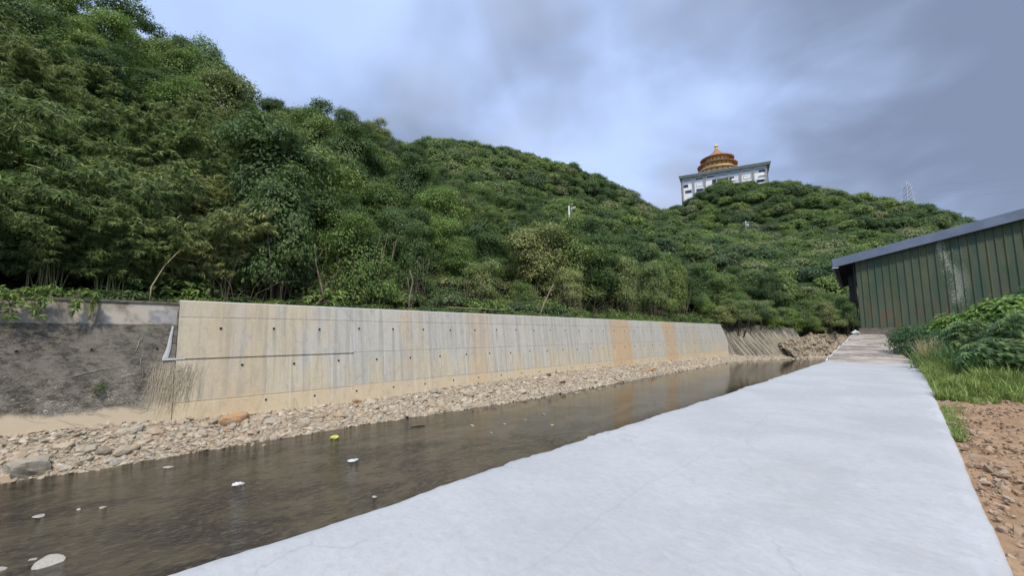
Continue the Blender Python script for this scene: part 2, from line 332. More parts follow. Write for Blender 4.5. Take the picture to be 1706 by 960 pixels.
def mat_path():
    m, t = newmat('fresh_concrete'); v = objco(t)
    s = t.node('ShaderNodeSeparateXYZ', ins={0: v}); X, Y, Z = s.outputs
    a = t.noise(v, 0.55, 5, 0.6, 0.4); b = t.noise(t.vmul(v, (1.2, 2.0, 1)), 1.1, 6, 0.65, 0.8)
    g = t.noise(v, 60, 3, 0.7); trow = t.noise(t.vmul(v, (1.6, 3.2, 1), (0, 0, 2)), 4.0, 7, 0.75, 1.6)
    c = t.mix(t.ss(a, 0.38, 0.62), (0.385,0.390,0.376), (0.425,0.430,0.412))
    g2 = t.noise(t.vmul(v, (1, 1.6, 1)), 9.0, 6, 0.75, 0.6)
    c = t.mix(t.ss(g2, 0.46, 0.66, 0, 0.34), c, (0.30,0.30,0.295)); c = t.mix(t.ss(g2, 0.46, 0.30, 0, 0.30), c, (0.52,0.52,0.51))
    c = t.mix(t.ss(b, 0.42, 0.66, 0, 0.22), c, (0.34,0.343,0.325))
    c = t.mix(t.ss(trow, 0.50, 0.64, 0, 0.22), c, (0.49,0.492,0.465))
    tanm = t.m('MULTIPLY', t.ss(t.noise(t.vmul(v, (1, 1, 1), (4, 2, 0)), 0.9, 4, 0.55), 0.60, 0.72), 0.30)
    c = t.mix(tanm, c, (0.38,0.34,0.275))
    c = t.mix(t.ss(g, 0.54, 0.70, 0, 0.30), c, (0.27,0.27,0.26))
    sp = t.m('MULTIPLY', t.ss(t.noise(t.vmul(v, (1.5, 3.2, 1), (8, 1, 0)), 1.3, 3, 0.5), 0.68, 0.74), 0.5)
    c = t.mix(sp, c, (0.42,0.33,0.22))
    # small scuffs and pits, denser by the dirt side
    vo = t.node('ShaderNodeTexVoronoi', ins={'Vector': t.vmul(v, (3.2, 1.8, 1)), 'Scale': 3.0, 'Randomness': 1.0})
    pit = t.m('MULTIPLY', t.ss(vo.outputs['Distance'], 0.10, 0.03), t.ss(t.m('ADD', t.noise(v, 1.7, 3), t.m('MULTIPLY', X, 0.16)), 0.56, 0.66))
    c = t.mix(t.m('MULTIPLY', pit, 0.65), c, (0.22,0.20,0.18))
    # hairline shrinkage cracks, a trowel line along the slab and faint day joints
    wob = t.m('MULTIPLY', t.m('SUBTRACT', t.noise(v, 0.6, 3), .5), .5)
    tr = t.ss(t.m('ABSOLUTE', t.m('SUBTRACT', t.m('ADD', X, wob), -2.05)), 0.022, 0.006); c = t.mix(t.m('MULTIPLY', tr, .16), c, (0.26,0.26,0.25))
    cell = t.node('ShaderNodeTexVoronoi', feature='DISTANCE_TO_EDGE', ins={'Vector': t.node('ShaderNodeVectorMath', operation='ADD', ins={0: t.vmul(v, (1, .6, 1)), 1: t.node('ShaderNodeCombineXYZ', ins={0: t.m('MULTIPLY', t.noise(v, 1.5, 4), .8), 1: t.m('MULTIPLY', t.noise(v, 1.9, 4), .8)}).outputs[0]}).outputs[0], 'Scale': 0.45})
    ck = t.m('MULTIPLY', t.ss(cell.outputs['Distance'], 0.010, 0.002), t.ss(a, .50, .60)); c = t.mix(t.m('MULTIPLY', ck, .22), c, (0.20,0.195,0.18))
    st_ = t.ss(t.noise(t.vmul(v, (1, .8, 1), (11, 4, 2)), 0.8, 6, .7, .6), .56, .70, 0, .30); c = t.mix(st_, c, (0.335,0.325,0.29))
    lip = t.m('MULTIPLY', t.ss(t.noise(t.vmul(v, (2, 0.8, 1), (3, 9, 1)), 1.5, 4, .6), 0.52, 0.62), t.ss(X, -0.15, 0.3))
    c = t.mix(t.m('MULTIPLY', lip, 0.22), c, (0.56,0.57,0.575))
    c = t.mix(t.ss(Z, -0.03, -0.35), c, (0.40,0.39,0.36))
    h = t.m('ADD', t.m('ADD', t.m('MULTIPLY', trow, 1.2), b), t.m('MULTIPLY', g, 0.18))
    p = pbr(t, c, t.ss(a, 0.3, 0.7, 0.62, 0.78), h, 0.16, 0.012, 0.3); out(t, p.outputs[0]); return m
M['path'] = mat_path()
def mat_oldpath():
    m, t = newmat('weathered_concrete'); v = objco(t)
    s = t.node('ShaderNodeSeparateXYZ', ins={0: v}); X, Y, Z = s.outputs
    a = t.noise(t.vmul(v, (0.35, 1.1, 1)), 1.0, 5, 0.65, 0.5); b = t.noise(t.vmul(v, (1.2, 3, 1)), 2.2, 6, 0.7, 0.4)
    c = t.mix(t.ss(a, 0.40, 0.60), (0.155,0.125,0.095), (0.42,0.36,0.29))
    c = t.mix(t.ss(b, 0.45, 0.62, 0, 0.6), c, (0.44,0.40,0.34))
    c = t.mix(t.ss(b, 0.46, 0.36, 0, 0.5), c, (0.13,0.11,0.09))
    p = pbr(t, c, 0.9, b, 0.7, 0.04, 0.2); out(t, p.outputs[0]); return m
M['oldpath'] = mat_oldpath()
def mat_water():
    m, t = newmat('river_water'); v = objco(t)
    s = t.node('ShaderNodeSeparateXYZ', ins={0: v}); X, Y, Z = s.outputs
    bed = t.noise(t.vmul(v, (1.0, 0.55, 1)), 0.45, 6, 0.65, 0.8); st = t.noise(t.vmul(v, (1, 0.6, 1)), 2.6, 4, 0.7)
    c = t.mix(t.ss(bed, 0.36, 0.62), (0.008,0.007,0.004), (0.062,0.050,0.027))
    c = t.mix(t.ss(st, 0.50, 0.62, 0, 0.65), c, (0.010,0.008,0.006))
    st2 = t.noise(t.vmul(v, (1.6, 0.9, 1)), 5.0, 5, 0.75, .5); c = t.mix(t.ss(st2, 0.50, 0.64, 0, 0.75), c, (0.095,0.078,0.044))
    vo = t.node('ShaderNodeTexVoronoi', ins={'Vector': v, 'Scale': 2.3}); sp = t.m('MULTIPLY', t.ss(vo.outputs['Distance'], 0.22, 0.10), t.ss(st, 0.50, 0.62))
    c = t.mix(t.m('MULTIPLY', sp, 0.45), c, (0.10,0.075,0.04))
    r1 = t.noise(t.vmul(v, (2.6, 1.2, 1)), 2.6, 5, 0.65, 1.2); r2 = t.noise(t.vmul(v, (3.2, 1.2, 1)), 0.8, 3, 0.6, 0.6)
    calm = t.ss(t.m('ADD', Y, t.m('MULTIPLY', bed, 8)), 19.0, 5.0, 0.03, 0.62)
    h = t.m('MULTIPLY', t.m('ADD', t.m('ADD', t.m('MULTIPLY', r1, 1.0), t.m('MULTIPLY', r2, 0.8)), t.m('MULTIPLY', t.noise(t.vmul(v, (4.0, 2.2, 1)), 3.5, 4, 0.65, 1.5), 0.45)), calm)
    p = pbr(t, c, 0.07, h, 0.8, 0.09, 0.5); p.inputs['IOR'].default_value = 1.33; out(t, p.outputs[0]); return m
M['water'] = mat_water()
def rockmat(name, cols, bump=0.5, scale=7.0):
    m, t = newmat(name); v = objco(t)
    at = t.node('ShaderNodeAttribute', attribute_name='rnd').outputs['Fac']; oi = t.node('ShaderNodeObjectInfo').outputs['Random']
    f = t.m('FRACT', t.m('ADD', at, oi))
    r = t.node('ShaderNodeValToRGB'); cr = r.color_ramp; cr.elements[0].color = (*cols[0], 1); cr.elements[1].color = (*cols[-1], 1)
    for i in range(1, len(cols)-1): e = cr.elements.new(i/(len(cols)-1)); e.color = (*cols[i], 1)
    t.put(r.inputs[0], f); n = t.noise(v, scale, 6, 0.65, 0.3)
    c = t.mix(t.ss(n, 0.40, 0.66, 0, 0.42), r.outputs[0], (0.23,0.19,0.14))
    c = t.mix(t.ss(n, 0.5, 0.3, 0, 0.3), c, (0.50,0.46,0.39))
    p = pbr(t, c, 0.85, n, bump, 0.03, 0.25); out(t, p.outputs[0]); return m
M['rock'] = rockmat('river_rock', [(0.42,0.36,0.26),(0.44,0.355,0.235),(0.27,0.25,0.20),(0.54,0.48,0.365),(0.34,0.27,0.19),(0.47,0.40,0.29),(0.34,0.31,0.25),(0.42,0.31,0.20),(0.23,0.195,0.15)])
M['palerock'] = simple('pale_stone', (0.40,0.37,0.30), 0.8, 0.25, 6)
M['orangerock'] = simple('orange_rock', (0.44,0.23,0.10), 0.9, 0.4, 4.5, bump=1.0, c2=(0.30,0.22,0.14))
M['rubble'] = rockmat('rubble_rock', [(0.33,0.265,0.18),(0.27,0.22,0.155),(0.38,0.305,0.205),(0.21,0.18,0.14)])
M['clod'] = rockmat('dirt_clod', [(0.32,0.205,0.115),(0.38,0.25,0.15),(0.24,0.165,0.10),(0.44,0.33,0.22)])
def mat_ground(name, c1, c2, c3, sc=1.0):
    m, t = newmat(name); v = objco(t); a = t.noise(v, 0.6*sc, 6, 0.6, 0.3); b = t.noise(v, 7*sc, 6, 0.7)
    c = t.mix(t.ss(a, 0.40, 0.60), c1, c2); c = t.mix(t.ss(b, 0.44, 0.64, 0, 0.7), c, c3)
    p = pbr(t, c, 0.95, b, 0.8, 0.05, 0.15); out(t, p.outputs[0]); return m
M['gravelsheet'] = mat_ground('gravel_sheet', (0.33,0.265,0.185), (0.40,0.325,0.225), (0.19,0.155,0.11), 2.0)
M['dirt'] = mat_ground('dirt', (0.30,0.19,0.105), (0.36,0.24,0.14), (0.21,0.135,0.08), 1.0)
M['earth'] = mat_ground('earth', (0.10,0.085,0.05), (0.055,0.070,0.030), (0.045,0.045,0.025), 0.5)
M['hill'] = mat_ground('forest_floor', (0.028,0.044,0.016), (0.038,0.054,0.020), (0.020,0.030,0.012), 0.3)
M['hole'] = simple('weep_hole', (0.012,0.011,0.010), 0.95, 0.2, 5)
M['pipe'] = simple('pipe_rim', (0.20,0.18,0.15), 0.8, 0.2, 5)
M['sealant'] = simple('sealant', (0.52,0.53,0.51), 0.7, 0.15, 4)
M['lichengrey'] = simple('coping', (0.20,0.18,0.145), 0.9, 0.5, 3)

# ------------------------------------------------------------------ terrain
ctrl = np.array([
 (-21,-70,2.7),(-21,-30,2.7),(-21,0,2.7),(-21,20,2.7),(-21,40,2.7),(-21,62,2.7),(-15,82,3.0),(-4,97,3.0),(20,102,3.0),(60,110,3.0),(140,120,3),
 (-33,-30,7.5),(-33,0,7.5),(-33,25,7.0),(-33,50,6.5),(-30,75,6),
 (-50,-30,19),(-50,0,19),(-50,25,18),(-50,45,16),(-48,70,13),(-35,95,10),(-15,120,9),(20,130,9),
 (-80,-60,44),(-80,-20,41),(-80,5,37.5),(-80,25,36.5),(-80,40,38.5),(-80,58,35.5),(-72,80,28),(-60,84,22),
 (-115,-40,42),(-110,10,38),(-115,45,40),(-120,80,61),
 (-150,119,90),(-135,150,89),(-120,184,86),(-108,212,74),(-92,232,62),(-70,200,46),(-100,150,58),(-75,120,34),(-45,140,26),(-20,160,22),
 (-200,110,90),(-170,200,85),(-220,20,45),(-320,100,60),(-300,300,60),
 (-100,276,85),(-112,300,80),(-74,262,89.5),(-62,268,87),(-47,269,82.5),(-12,272,67),(11,272,56),(24,275,46),(60,285,30),(100,290,18),
 (-85,292,90),(-50,230,56),(-20,225,44),(10,220,32),(0,180,22),(40,190,16),
 (-78,360,60),(0,370,42),(100,400,15),(-200,420,50),(180,300,5),(0,600,20),(-300,600,30),(200,600,5)], float)
def tps_fit(P, lam=1.0):
    n = len(P); d = np.linalg.norm(P[:, None, :2]-P[None, :, :2], axis=-1); K = np.where(d > 0, d*d*np.log(d+1e-9), 0)
    A = np.zeros((n+3, n+3)); A[:n, :n] = K+lam*np.eye(n); A[:n, n] = 1; A[:n, n+1:] = P[:, :2]; A[n:, :n] = A[:n, n:].T
    b = np.zeros(n+3); b[:n] = P[:, 2]; return np.linalg.solve(A, b)
_w = tps_fit(ctrl)
def xedge(y): return np.interp(y, [-1e4, 66, 82, 96, 100], [-20.85, -20.85, -14.5, -6.0, -3.0])
def H(x, y):
    x = np.asarray(x, float); y = np.asarray(y, float); sh = x.shape; q = np.stack([x.ravel(), y.ravel()], -1)
    z = np.zeros(len(q))
    for i in range(0, len(q), 20000):
        s = q[i:i+20000]; d = np.linalg.norm(s[:, None]-ctrl[None, :, :2], axis=-1)
        z[i:i+20000] = (d*d*np.log(d+1e-9)) @ _w[:-3]+_w[-3]+s @ _w[-2:]
    z = z.reshape(sh); t = np.clip((xedge(y)-x)/8.0, 0, 1)
    z = np.where(y < 98, 2.72*(1-t)+np.maximum(z, 2.72)*t, np.maximum(z, 2.72))
    return z+fbm(x/22, y/22, 0, 5, 3)*4.0*np.clip((xedge(y)-x)/30, 0, 1)
def grid_faces(ny, nx, off=0):
    i = np.arange(ny-1)[:, None]*nx+np.arange(nx-1)[None]; i = i.ravel()+off
    return np.stack([i, i+1, i+nx+1, i+nx], -1)
ys = np.concatenate([np.arange(-160, -20, 8), np.arange(-20, 98, 2.0), [98.0]]); tt = np.concatenate([np.arange(0, 30, 1.5), np.arange(30, 130, 3), np.arange(130, 420, 12)])
X1 = xedge(ys)[:, None]-tt[None]; Y1 = np.broadcast_to(ys[:, None], X1.shape); Z1 = H(X1, np.minimum(Y1, 97.9))
ys2 = np.concatenate([np.arange(98, 330, 3.0), np.arange(330, 1400, 30)]); xs2 = np.concatenate([np.arange(-1400, -430, 60), np.arange(-430, 160, 3.5), np.arange(160, 1400, 60)])
X2, Y2 = np.meshgrid(xs2, ys2); Xc = np.clip(X2, -330, 190); Yc = np.clip(Y2, 98.1, 600); Z2 = H(Xc, Yc)
V1 = np.stack([X1, Y1, Z1], -1).reshape(-1, 3); V2 = np.stack([X2, Y2, Z2], -1).reshape(-1, 3)
F1 = grid_faces(*X1.shape)[:, ::-1]; F2 = grid_faces(*X2.shape, off=len(V1))
fr = V2[:len(xs2)].copy(); fr[:, 2] = -3.2; base = len(V1)+len(V2); nfr = len(xs2)
sk = np.stack([np.arange(nfr-1)+base, np.arange(1, nfr)+base, np.arange(1, nfr)+len(V1), np.arange(nfr-1)+len(V1)], -1)
hill = link('hillside', npmesh('hillside', np.vstack([V1, V2, fr]), np.vstack([F1, F2, sk]), M['hill'], smooth=True)); tag(hill, kind='structure')
# lower valley floor, riverbed and right-hand ground
gb = MB().add([(-30,-160,-3.1),(-3.4,-160,-3.1),(-3.4,45,-3.1),(60,60,-3.1),(200,60,-3.1),(200,99,-3.1),(-30,99,-3.1)], [(0,1,2,3,4,5,6)])
tag(gb.obj('riverbed', M['gravelsheet']), kind='structure')
gg = MB().add([(0.2,-300,-0.16),(1400,-300,-0.16),(1400,58,-0.16),(6,58,-0.16),(0.2,40,-0.16)], [(0,1,2,3,4)])
tag(gg.obj('ground', M['earth']), kind='structure')
# water
wv = [(-20.2,-160,-2.4),(-3.4,-160,-2.4),(-3.4,45,-2.4),(4,58,-2.4),(60,66,-2.4),(200,66,-2.4),(200,97,-2.4),(-9,97,-2.4),(-20.2,97,-2.4)]
tag(MB().add(wv, [tuple(range(9))]).obj('river_water', M['water']), kind='structure')

# ------------------------------------------------------------------ walls
BX = -20.4; BZ = 2.88
def wx(z): return BX+(BZ-z)/8.0
def wall_strip(name, y0, y1, prof, mat, parent, step=0.5, shear=0.0):
    """prof: list of (x,z) from front bottom up over the top and down the back"""
    yy = np.arange(y0, y1+1e-6, step) if (y1-y0) > step else np.array([y0, y1]); yy[-1] = y1
    P = np.array(prof); n = len(P)
    V = np.zeros((len(yy), n, 3)); V[:, :, 0] = P[None, :, 0]; V[:, :, 2] = P[None, :, 1]; V[:, :, 1] = yy[:, None]
    V[:, :, 0] += (fbm(V[:, :, 1]*0.9, V[:, :, 2]*1.5, 0, 3, 2))*0.02
    V[-1, :, 1] += (BZ-V[-1, :, 2])*shear
    F = grid_faces(len(yy), n); caps = [np.array([list(range(n))]), np.array([[(len(yy)-1)*n+i for i in range(n)][::-1]])]
    return link(name, npmesh(name, V.reshape(-1, 3), [F, caps[0], caps[1]], mat), parent)
newwall = empty('retaining_wall', (0,0,0), 0, 'tall pale new concrete retaining wall with weep holes and orange streaks across the river', 'retaining wall')
def prof_new(joints, zb=-3.0, zt=BZ, deep=0.0):
    dpt = lambda z: 0.010+(deep if .5 < z < .8 else 0)
    p = [(wx(zb), zb)]
    for z in sorted(joints):
        p += [(wx(z-0.035), z-0.035), (wx(z-0.03)-dpt(z), z-0.03), (wx(z+0.03)-dpt(z), z+0.03), (wx(z+0.035), z+0.035)]
    p += [(wx(zt-0.03), zt-0.03), (wx(zt)-0.03, zt), (BX-0.42, zt), (BX-0.42, zb)]
    return p
YJ = 9.4
wall_strip('wall_panel', 2.42, YJ-0.025, prof_new([-1.04, 0.58, 2.20], deep=.05), M['newwall'], newwall)
wall_strip('wall_panel', YJ+0.025, 66.3, prof_new([-0.98, 0.62, 2.18]), M['newwall'], newwall, shear=0.9)
s_ = MB(); s_.add([(wx(0.68)+0.006,YJ-0.024,0.68),(wx(0.68)+0.006,YJ+0.024,0.68),(wx(BZ)+0.0,YJ+0.024,BZ-0.02),(wx(BZ)+0.0,YJ-0.024,BZ-0.02),
    (wx(0.68)-0.3,YJ-0.024,0.68),(wx(0.68)-0.3,YJ+0.024,0.68),(wx(BZ)-0.3,YJ+0.024,BZ-0.02),(wx(BZ)-0.3,YJ-0.024,BZ-0.02)], [(0,1,2,3),(7,6,5,4),(0,3,7,4),(1,5,6,2),(3,2,6,7),(0,4,5,1)])
s_.obj('joint_sealant', M['sealant'], newwall)
# lower half of the joint closed by concrete
ss_ = MB(); ss_.add([(wx(-3)-0.01,YJ-0.026,-3),(wx(-3)-0.01,YJ+0.026,-3),(wx(0.68)-0.01,YJ+0.026,0.68),(wx(0.68)-0.01,YJ-0.026,0.68)], [(0,1,2,3)]); ss_.obj('joint_filler', M['newwall'], newwall)
def weep_mesh(r):
    mb = MB(); n = 12; vs = []; fs = []
    for rr, xx in [(r*1.25, 0.0), (r*1.2, 0.02), (r, 0.02), (r*0.98, 0.002)]:
        for k in range(n): a = 2*math.pi*k/n; vs.append((xx, rr*math.cos(a), rr*math.sin(a)))
    for i in range(3):
        for k in range(n): k2 = (k+1) % n; fs.append((i*n+k, i*n+k2, (i+1)*n+k2, (i+1)*n+k))
    mb.add(vs, fs); me = mb.mesh('weep_hole', M['pipe']); me.materials.append(M['hole'])
    import bmesh
    bm = bmesh.new(); bm.from_mesh(me); vv = [bm.verts.new((0.006, r*math.cos(2*math.pi*k/n), r*math.sin(2*math.pi*k/n))) for k in range(n)]
    f = bm.faces.new(vv); f.material_index = 1; bm.to_mesh(me); bm.free(); return me
wm1 = weep_mesh(0.043); wm2 = weep_mesh(0.037)
rw = random.Random(4); tiltw = (0, -math.atan(1/8.0), 0)
cnt = 0
for row, (z, y0, st) in enumerate([(1.80, 3.8, 1.95), (0.25, 4.6, 2.0), (-1.24, 5.5, 2.0)]):
    y = y0
    while y < 66 and cnt < 98:
        zz = z+rw.uniform(-0.03, 0.03)
        link('weep_hole', wm1 if row < 2 else wm2, newwall, (wx(zz)+0.004, y+rw.uniform(-0.02, 0.02), zz), tiltw); cnt += 1; y += st
# old wall to the left
oldwall = empty('old_retaining_wall', (0,0,0), 0, 'old black-stained retaining wall at the left with a paler parapet band on top', 'retaining wall')
def prof_old():
    p = [(wx(-3.0), -3.0)]
    for z in np.arange(-2.0, 1.9, 0.25): p.append((wx(z)-0.03, z))
    p += [(wx(1.9)-0.03, 1.9), (wx(1.9)-0.06, 1.905), (-20.40, 2.70), (-20.85, 2.70), (-20.85, -3.0)]; return p
wall_strip('wall_body', -60, 2.40, prof_old(), M['oldwall'], oldwall, 0.4)
wall_strip('coping', -60, 2.38, [(-20.35, 2.70), (-20.34, 2.79), (-20.9, 2.80), (-20.9, 2.705)], M['lichengrey'], oldwall, 0.4)
for y in (-5.1, -3.3, -1.5, 0.15, 1.85): link('weep_hole', wm1, oldwall, (wx(1.02)-0.025, y, 1.02), tiltw)
# patched rectangle and white mortar joint between old and new
pt = MB().box(-20.45, -20.345, 1.55, 2.36, 1.96, 2.46); pt.obj('patch', simple('patch_grey', (0.27,0.27,0.26), 0.9, 0.3, 4, c2=(0.40,0.39,0.37)), oldwall)
j = MB(); 
jp = [(2.26, 1.86), (2.21, 1.4), (2.18, 1.0), (2.10, 0.66)]
vs = []; fs = []
for i, (y, z) in enumerate(jp):
    ww = 0.03+0.02*i
    vs += [(wx(z)+0.015, y-ww, z), (wx(z)+0.03, y, z), (wx(z)+0.015, y+ww*0.9, z)]
for i in range(len(jp)-1): fs += [(3*i, 3*i+1, 3*i+4, 3*i+3), (3*i+1, 3*i+2, 3*i+5, 3*i+4)]
vs += [(wx(.66)+0.02,2.0,.66),(wx(.58)+0.02,2.02,.57),(wx(.59)+.02,2.7,.59),(wx(.64)+.02,2.65,.64)]; b0 = len(vs)-4; fs.append((b0,b0+1,b0+2,b0+3))
j.add(vs, fs).obj('mortar_joint', M['sealant'], oldwall)
# matted dry roots hanging over the joint
rr = random.Random(5); rm = MB()
for i in range(190):
    y = rr.gauss(2.50, 0.34); z = rr.uniform(-0.1, 0.55); L = rr.uniform(0.4, 1.5); dy = rr.uniform(-0.28, 0.12)*L; pts = []
    for k in range(6):
        f = k/5; zz = max(z-L*f, -1.62); pts.append((wx(zz)+0.03+0.02*math.sin(k*2+i), y+dy*f+0.05*math.sin(f*5+i), zz))
    r = rr.uniform(0.0025, 0.006); rm.tube(pts, [r]*5+[r*0.5], 4)
for i in range(45):
    y = rr.uniform(-3.5, 2.2); z = rr.uniform(-1.25, -0.2); pts = []; a = rr.uniform(-0.6, 0.6); L = rr.uniform(0.2, 0.8)
    for k in range(5):
        f = k/4; zz = z+math.sin(a)*L*f+0.05*math.sin(f*4+i); pts.append((wx(zz)-0.01, y+L*f*math.cos(a), zz))
    r = rr.uniform(0.002, 0.005); rm.tube(pts, [r]*5, 4)
for (p0, p1) in [((-0.35,0.15),(1.0,0.45)), ((0.9,0.05),(1.45,0.14)), ((1.25,0.95),(1.42,1.5)), ((1.4,0.4),(1.45,0.8))]:
    pts = [(wx(p0[1]+(p1[1]-p0[1])*f)+0.01, p0[0]+(p1[0]-p0[0])*f+0.02*math.sin(9*f), p0[1]+(p1[1]-p0[1])*f+0.04*math.sin(3*f)) for f in (0,.25,.5,.75,1)]
    rm.tube(pts, [0.004,0.008,0.007,0.006,0.003], 4)
o = rm.obj('dry_roots', simple('dry_root', (0.52,0.46,0.34), 0.9, 0.25, 8)); tag(o, 'mat of pale dry roots hanging on the joint between the old and new walls', 'roots', kind='stuff')
# far old wall past the new one, turning right with the river
farwall = empty('far_retaining_wall', (0,0,0), 0, 'dark far retaining wall with pale vertical streaks past the end of the new wall', 'retaining wall')
fy = np.arange(66.6, 83.0, 0.5); nz = 22; V = np.zeros((len(fy), nz+3, 3))
for i, y in enumerate(fy):
    ex = float(np.interp(y, [60, 66, 70, 75, 81, 84], [-20.8, -20.8, -20.3, -17.0, -14.1, -13.2])); zt = 2.80-0.12*max(0, y-78)+0.08*math.sin(y*1.7)
    dirx, diry = (0.0, 1.0)
    for k in range(nz+1):
        z = -3+(zt+3)*k/nz
        V[i, k] = (ex+(zt-z)/2.7*(0.33+.6*min(1, max(0, (y-67)/6))), y-(zt-z)/2.7*0.45*min(1, (y-66)/5), z)
    V[i, nz+1] = (ex-0.6, y, zt); V[i, nz+2] = (ex-0.6, y, -3)
V[:, :nz+1, 0] += fbm(V[:, :nz+1, 1]*0.8, V[:, :nz+1, 2]*0.8, 0, 9, 4)*0.25
link('wall_body', npmesh('wall_body', V.reshape(-1, 3), [grid_faces(len(fy), nz+3), np.array([list(range(nz+3))[::-1]])], M['farwall']), farwall)

# ------------------------------------------------------------------ path
LY = [-6, 0.4, 1.6, 3.3, 5.9, 12.9, 24.6, 28.6]; LX = [-3.68, -3.68, -3.67, -3.67, -3.69, -3.60, -3.58, -3.56]
RY = [-6, 4.4, 8.3, 11.9, 19.7, 28.6]; RX = [0.38, 0.38, 0.37, 0.35, 0.32, 0.22]
yy = np.concatenate([np.arange(-6, 12, 0.05), np.arange(12, 28.6, 0.12), [28.6]])
lx = np.interp(yy, LY, LX)+fbm(yy*1.1, 0, 0, 21, 4)*0.10+fbm(yy*9, 3, 0, 25, 2)*0.045-np.where(vnoise(yy*2.3, 9, 0, 26) > .78, .05, 0)*vnoise(yy*11, 2, 0, 28); rx = np.interp(yy, RY, RX)+fbm(yy*0.8, 7, 0, 22, 4)*0.07+fbm(yy*7, 3, 0, 27, 2)*0.014
us = [('l', 0.05, -2.9), ('l', 0.0, -0.5), ('l', -0.015, -0.07), ('l', 0.0, -0.018), ('l', 0.035, 0.0), ('l', 0.12, 0.006)]
V = []
for i, y in enumerate(yy):
    row = [(lx[i]+a, y, z) for _, a, z in us]
    for f in np.linspace(0.05, 0.95, 16): x = lx[i]+0.12+(rx[i]-0.12-lx[i]-0.12)*f; row.append((x, y, 0.008))
    row += [(rx[i]-0.12, y, 0.004), (rx[i]-0.035, y, -0.004), (rx[i]+0.0, y, -0.03), (rx[i]+0.012, y, -0.10), (rx[i]+0.01, y, -2.9)]
    V.append(row)
V = np.array(V); V[:, 4:-4, 2] += fbm(V[:, 4:-4, 0]*0.7, V[:, 4:-4, 1]*0.7, 0, 31, 4)*0.030+fbm(V[:, 4:-4, 0]*3, V[:, 4:-4, 1]*6, 0, 33, 3)*0.006
V[:, :3, 0] += fbm(V[:, :3, 1]*3, V[:, :3, 2]*3, 0, 8, 3)*0.03
n = V.shape[1]
me = npmesh('concrete_path', V.reshape(-1, 3), [grid_faces(len(yy), n), np.array([list(range(n))[::-1]]), np.array([[(len(yy)-1)*n+i for i in range(n)]])], M['path'], smooth=True)
tag(link('concrete_path', me), kind='structure')
# weathered continuation, climbing and narrowing towards the shed
OY = [28.63, 31, 35, 39, 43, 46.6]; OL = [-3.5, -3.60, -3.62, -3.62, -3.6, -3.62]; OR = [0.16, 0.02, -0.45, -0.75, -1.2, -1.45]; OZ = [-0.01, 0.12, 0.42, 0.74, 1.12, 1.50]
yy = np.arange(28.63, 46.7, 0.12); lx = np.interp(yy, OY, OL)+fbm(yy*1.2, 0, 0, 41, 3)*0.08; rx = np.interp(yy, OY, OR)+fbm(yy*0.9, 0, 0, 42, 4)*0.14; oz = np.interp(yy, OY, OZ)
V = []
for i, y in enumerate(yy):
    row = [(lx[i], y, -2.9), (lx[i], y, oz[i]-0.03)]+[(lx[i]+(rx[i]-lx[i])*f, y, oz[i]) for f in np.linspace(0.02, 0.98, 14)]+[(rx[i], y, oz[i]-0.05), (rx[i]+0.03, y, -2.9)]
    V.append(row)
V = np.array(V); V[:, 1:-1, 2] += fbm(V[:, 1:-1, 0]*0.8, V[:, 1:-1, 1]*1.6, 0, 44, 4)*0.10; n = V.shape[1]
me = npmesh('old_path', V.reshape(-1, 3), [grid_faces(len(yy), n), np.array([[(len(yy)-1)*n+i for i in range(n)]])], M['oldpath'])
tag(link('old_path', me), kind='structure')
e = MB(); pts = [(float(np.interp(y, OY, OL))+0.02+0.03*math.sin(y*2), y, float(np.interp(y, OY, OZ))+0.03) for y in np.arange(28.8, 45.5, 0.5)]
e.tube(pts, [0.035+0.015*math.sin(i*1.3) for i in range(len(pts))], 6); o = e.obj('plastic_hose', simple('white_plastic', (0.62,0.63,0.64), 0.5, 0.2, 4)); tag(o, 'thin white hose lying along the river edge of the old path', 'hose')

# ------------------------------------------------------------------ gravel bank
WY = [-60, -1.3, 0.4, 2.9, 8.6, 17.2, 26.9, 40, 58, 66, 72, 79, 90]; WXe = [-17.6, -17.69, -17.5, -17.6, -17.5, -16.9, -16.95, -17.4, -17.9, -16.9, -14.6, -11.4, -7.5]
def wedge(y): return np.interp(y, WY, WXe)+fbm(np.asarray(y)*0.7, 0, 0, 51, 3)*0.25
def footx(y): return np.interp(y, [-60, 66, 70, 75, 82, 90], [-19.85, -19.85, -19.4, -15.6, -12.6, -9.0])
def footz(y): return np.interp(y, [-60, 0, 3, 6, 12, 20, 30, 67, 90], [-1.5, -1.5, -1.65, -1.76, -1.72, -1.5, -1.42, -1.8, -1.7])
def bank(y, f):
    """f=0 wall foot, 1 = waterline, >1 below water"""
    a = footx(y)-0.12; b = wedge(y); x = a+(b-a)*f; z0 = footz(y)
    z = np.where(f <= 1, z0+(-2.41-z0)*(f**1.15), -2.41-(f-1)*1.2)
    return x, z
yy = np.arange(-40, 92, 0.25); ff = np.linspace(0, 1.5, 16); Yg, Fg = np.meshgrid(yy, ff, indexing='ij'); Xg, Zg = bank(Yg, Fg)
Zg = Zg+fbm(Xg*2.2, Yg*2.2, 0, 52, 4)*0.14*(Fg < 1.1)
tag(link('gravel_bank', npmesh('gravel_bank', np.stack([Xg, Yg, Zg], -1).reshape(-1, 3), grid_faces(*Yg.shape)[:, ::-1], M['gravelsheet'], smooth=True)), kind='structure')
